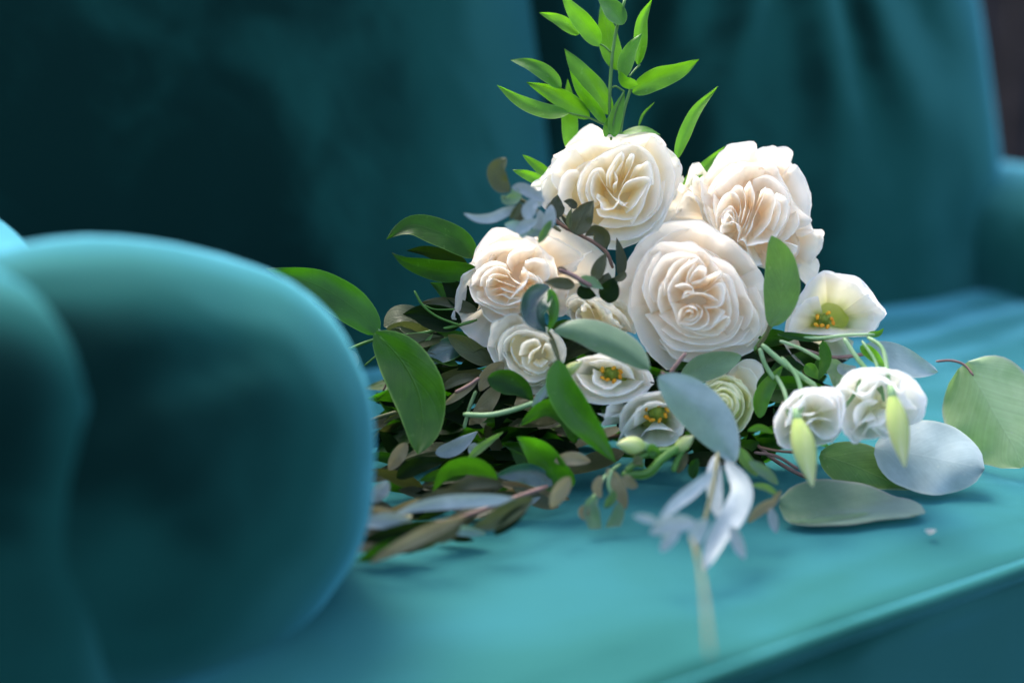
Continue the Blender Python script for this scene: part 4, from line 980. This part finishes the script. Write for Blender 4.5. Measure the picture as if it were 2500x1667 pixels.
for i, (pts, hw, z, mt) in enumerate([([(10,850),(30,720),(140,560)],46,3.6,'ruscus'), ([(560,460),(620,500),(700,580)],34,4.2,'ruscus'), ([(355,430),(370,540),(330,650)],32,3.8,'deep'),
      ([(600,395),(660,390),(690,360)],18,1,'ruscus'), ([(110,390),(300,415),(480,400)],20,3.4,'deep'), ([(400,600),(350,560),(330,620)],40,2.2,'deep'), ([(260,560),(300,600),(330,640)],36,2.4,'ruscus'),
      ([(90,340),(120,300),(150,290)],26,2,'deep'), ([(380,540),(430,600),(420,690)],46,2.6,'euc'), ([(0,700),(60,620),(100,560)],30,3,'deep'), ([(900,860),(880,890),(940,890)],30,1,'ruscus'), ([(440,560),(480,590),(540,570)],30,2.8,'bluegrey')]):
    leaf(g, 'B', pts, hw, z, mt, seed=600 + i)
for pts, r, z in [([(610,890),(780,880),(880,790),(1000,700)],.0024,7.5), ([(690,790),(820,740),(960,720)],.0020,7), ([(800,720),(820,700),(880,760)],.0018,7), ([(640,870),(700,820),(760,830)],.0018,7.6), ([(960,870),(990,790),(1040,700)],.0017,7)]:
    stem(g, '8', pts, r, z, 'stem')
for i, (pts, hw, z, mt) in enumerate([([(650,900),(780,890),(880,830)],26,7.6,'ruscus'), ([(800,760),(820,720),(860,790)],40,7.2,'ruscus'), ([(1100,920),(1100,850),(1130,780)],36,5.5,'deep'), ([(990,880),(1030,800),(1060,740)],30,6,'brown_olive'),
      ([(700,830),(720,790),(750,830)],26,7.8,'olive'), ([(1400,700),(1450,780),(1540,900)],40,8,'euc_green'), ([(1480,800),(1600,880),(1680,960)],36,8.5,'euc'), ([(1500,960),(1600,980),(1690,1040)],22,9,'stem_leaf'),
      ([(1680,1060),(1560,1130),(1470,1220)],34,9.5,'tan'), ([(1630,1120),(1650,1220),(1670,1290)],32,10,'silver'), ([(1700,1000),(1640,1090),(1600,1160)],22,9.3,'tan'), ([(1470,590),(1560,570),(1650,610)],24,5,'ruscus')]):
    leaf(g, '8', pts, hw, z, mt, shape='oval', seed=620 + i)

def bud(label, view, a, b, hw, z, seed, mat='bud', twist=1.2):
    """closed bud of four spiralled petals between photo points a (foot) and b (tip)"""
    an, bn = q(view, [a, b]); g = empty('lisianthus_bud', P(*an, z), bouquet, label=label)
    A, B_ = P(*an, z), P(*bn, z + 1.2); ax = B_ - A; Ln = np.linalg.norm(ax); ax /= Ln
    e1 = np.cross(ax, FWD); e1 /= np.linalg.norm(e1); e2 = np.cross(ax, e1)
    hr = hw * VW[view][2] * (D0 - z / 100) / FPX
    nv, nu = 16, 11
    for k in range(4):
        V, UV = [], []
        for j in range(nv):
            s = j / (nv - 1); rr = hr * (max(.03, (math.sin(math.pi * min(1, s * .93 + .06))) ** .75)) * (1 - .42 * s ** 1.5)
            for i in range(nu):
                x = i / (nu - 1); an_ = k * math.pi / 2 + (x - .5) * 2.5 + twist * s
                r2 = rr * (1.0 + .10 * (x - .5)) + .0001 * k
                V.append(A + ax * Ln * s + r2 * (math.cos(an_) * e1 + math.sin(an_) * e2)); UV.append((x, .15 + .8 * s * (.6 + .4 * abs(x - .5) * 2)))
        mesh_obj('petal', V, grid_faces(nu, nv), M[mat], g, UV)
    V, Fc = tube_pts([A - ax * .006, A, A + ax * .004], .0022, 8, .0034); mesh_obj('calyx', V, Fc, M['stem_pale'], g)
    return g
bud('pale green pointed bud drooping in front of the left blurred lisianthus', 'B', (215, 850), (300, 1225), 68, 8.4, 1)
bud('pale green pointed bud drooping in front of the right blurred lisianthus', 'B', (735, 725), (805, 1120), 62, 8.2, 2)
bud('tiny lime bud below the orange-hearted lisianthus', '8', (760, 700), (580, 680), 66, 7, 3)
bud('tiny lime bud at the tip of the green stalk under the grey leaf', '8', (980, 720), (1100, 630), 48, 7, 4)
bud('slim lime bud tucked beside the small ivory rose', '8', (195, 215), (340, 120), 40, 5.2, 5)

# fallen bits on the seat
def fallen(label, view, at, r, seed):
    u, v = q(view, [at])[0]; z = seat_zc(u, v, .011); c = P(u, v, z); V = []; rnd = random.Random(seed)
    n = 10; V.append(c + np.array((0, 0, .001)))
    for ring in (.5, 1):
        for k in range(n):
            a = 2 * math.pi * k / n; rr = r * ring * (1 + .2 * rnd.uniform(-1, 1))
            V.append(c + np.array((math.cos(a) * rr, math.sin(a) * rr * .7, .0025 * ring ** 2 + .001)))
    F = [(0, 1 + k, 1 + (k + 1) % n) for k in range(n)] + [(1 + k, 1 + n + k, 1 + n + (k + 1) % n, 1 + (k + 1) % n) for k in range(n)]
    o = mesh_obj('fallen_petal', V, F, M['gauze']); o['label'] = label; o['category'] = 'petal'; return o
fallen('tiny white petal scrap on the seat right of the lowest eucalyptus leaf', 'D', (1812, 372), .0030, 1)
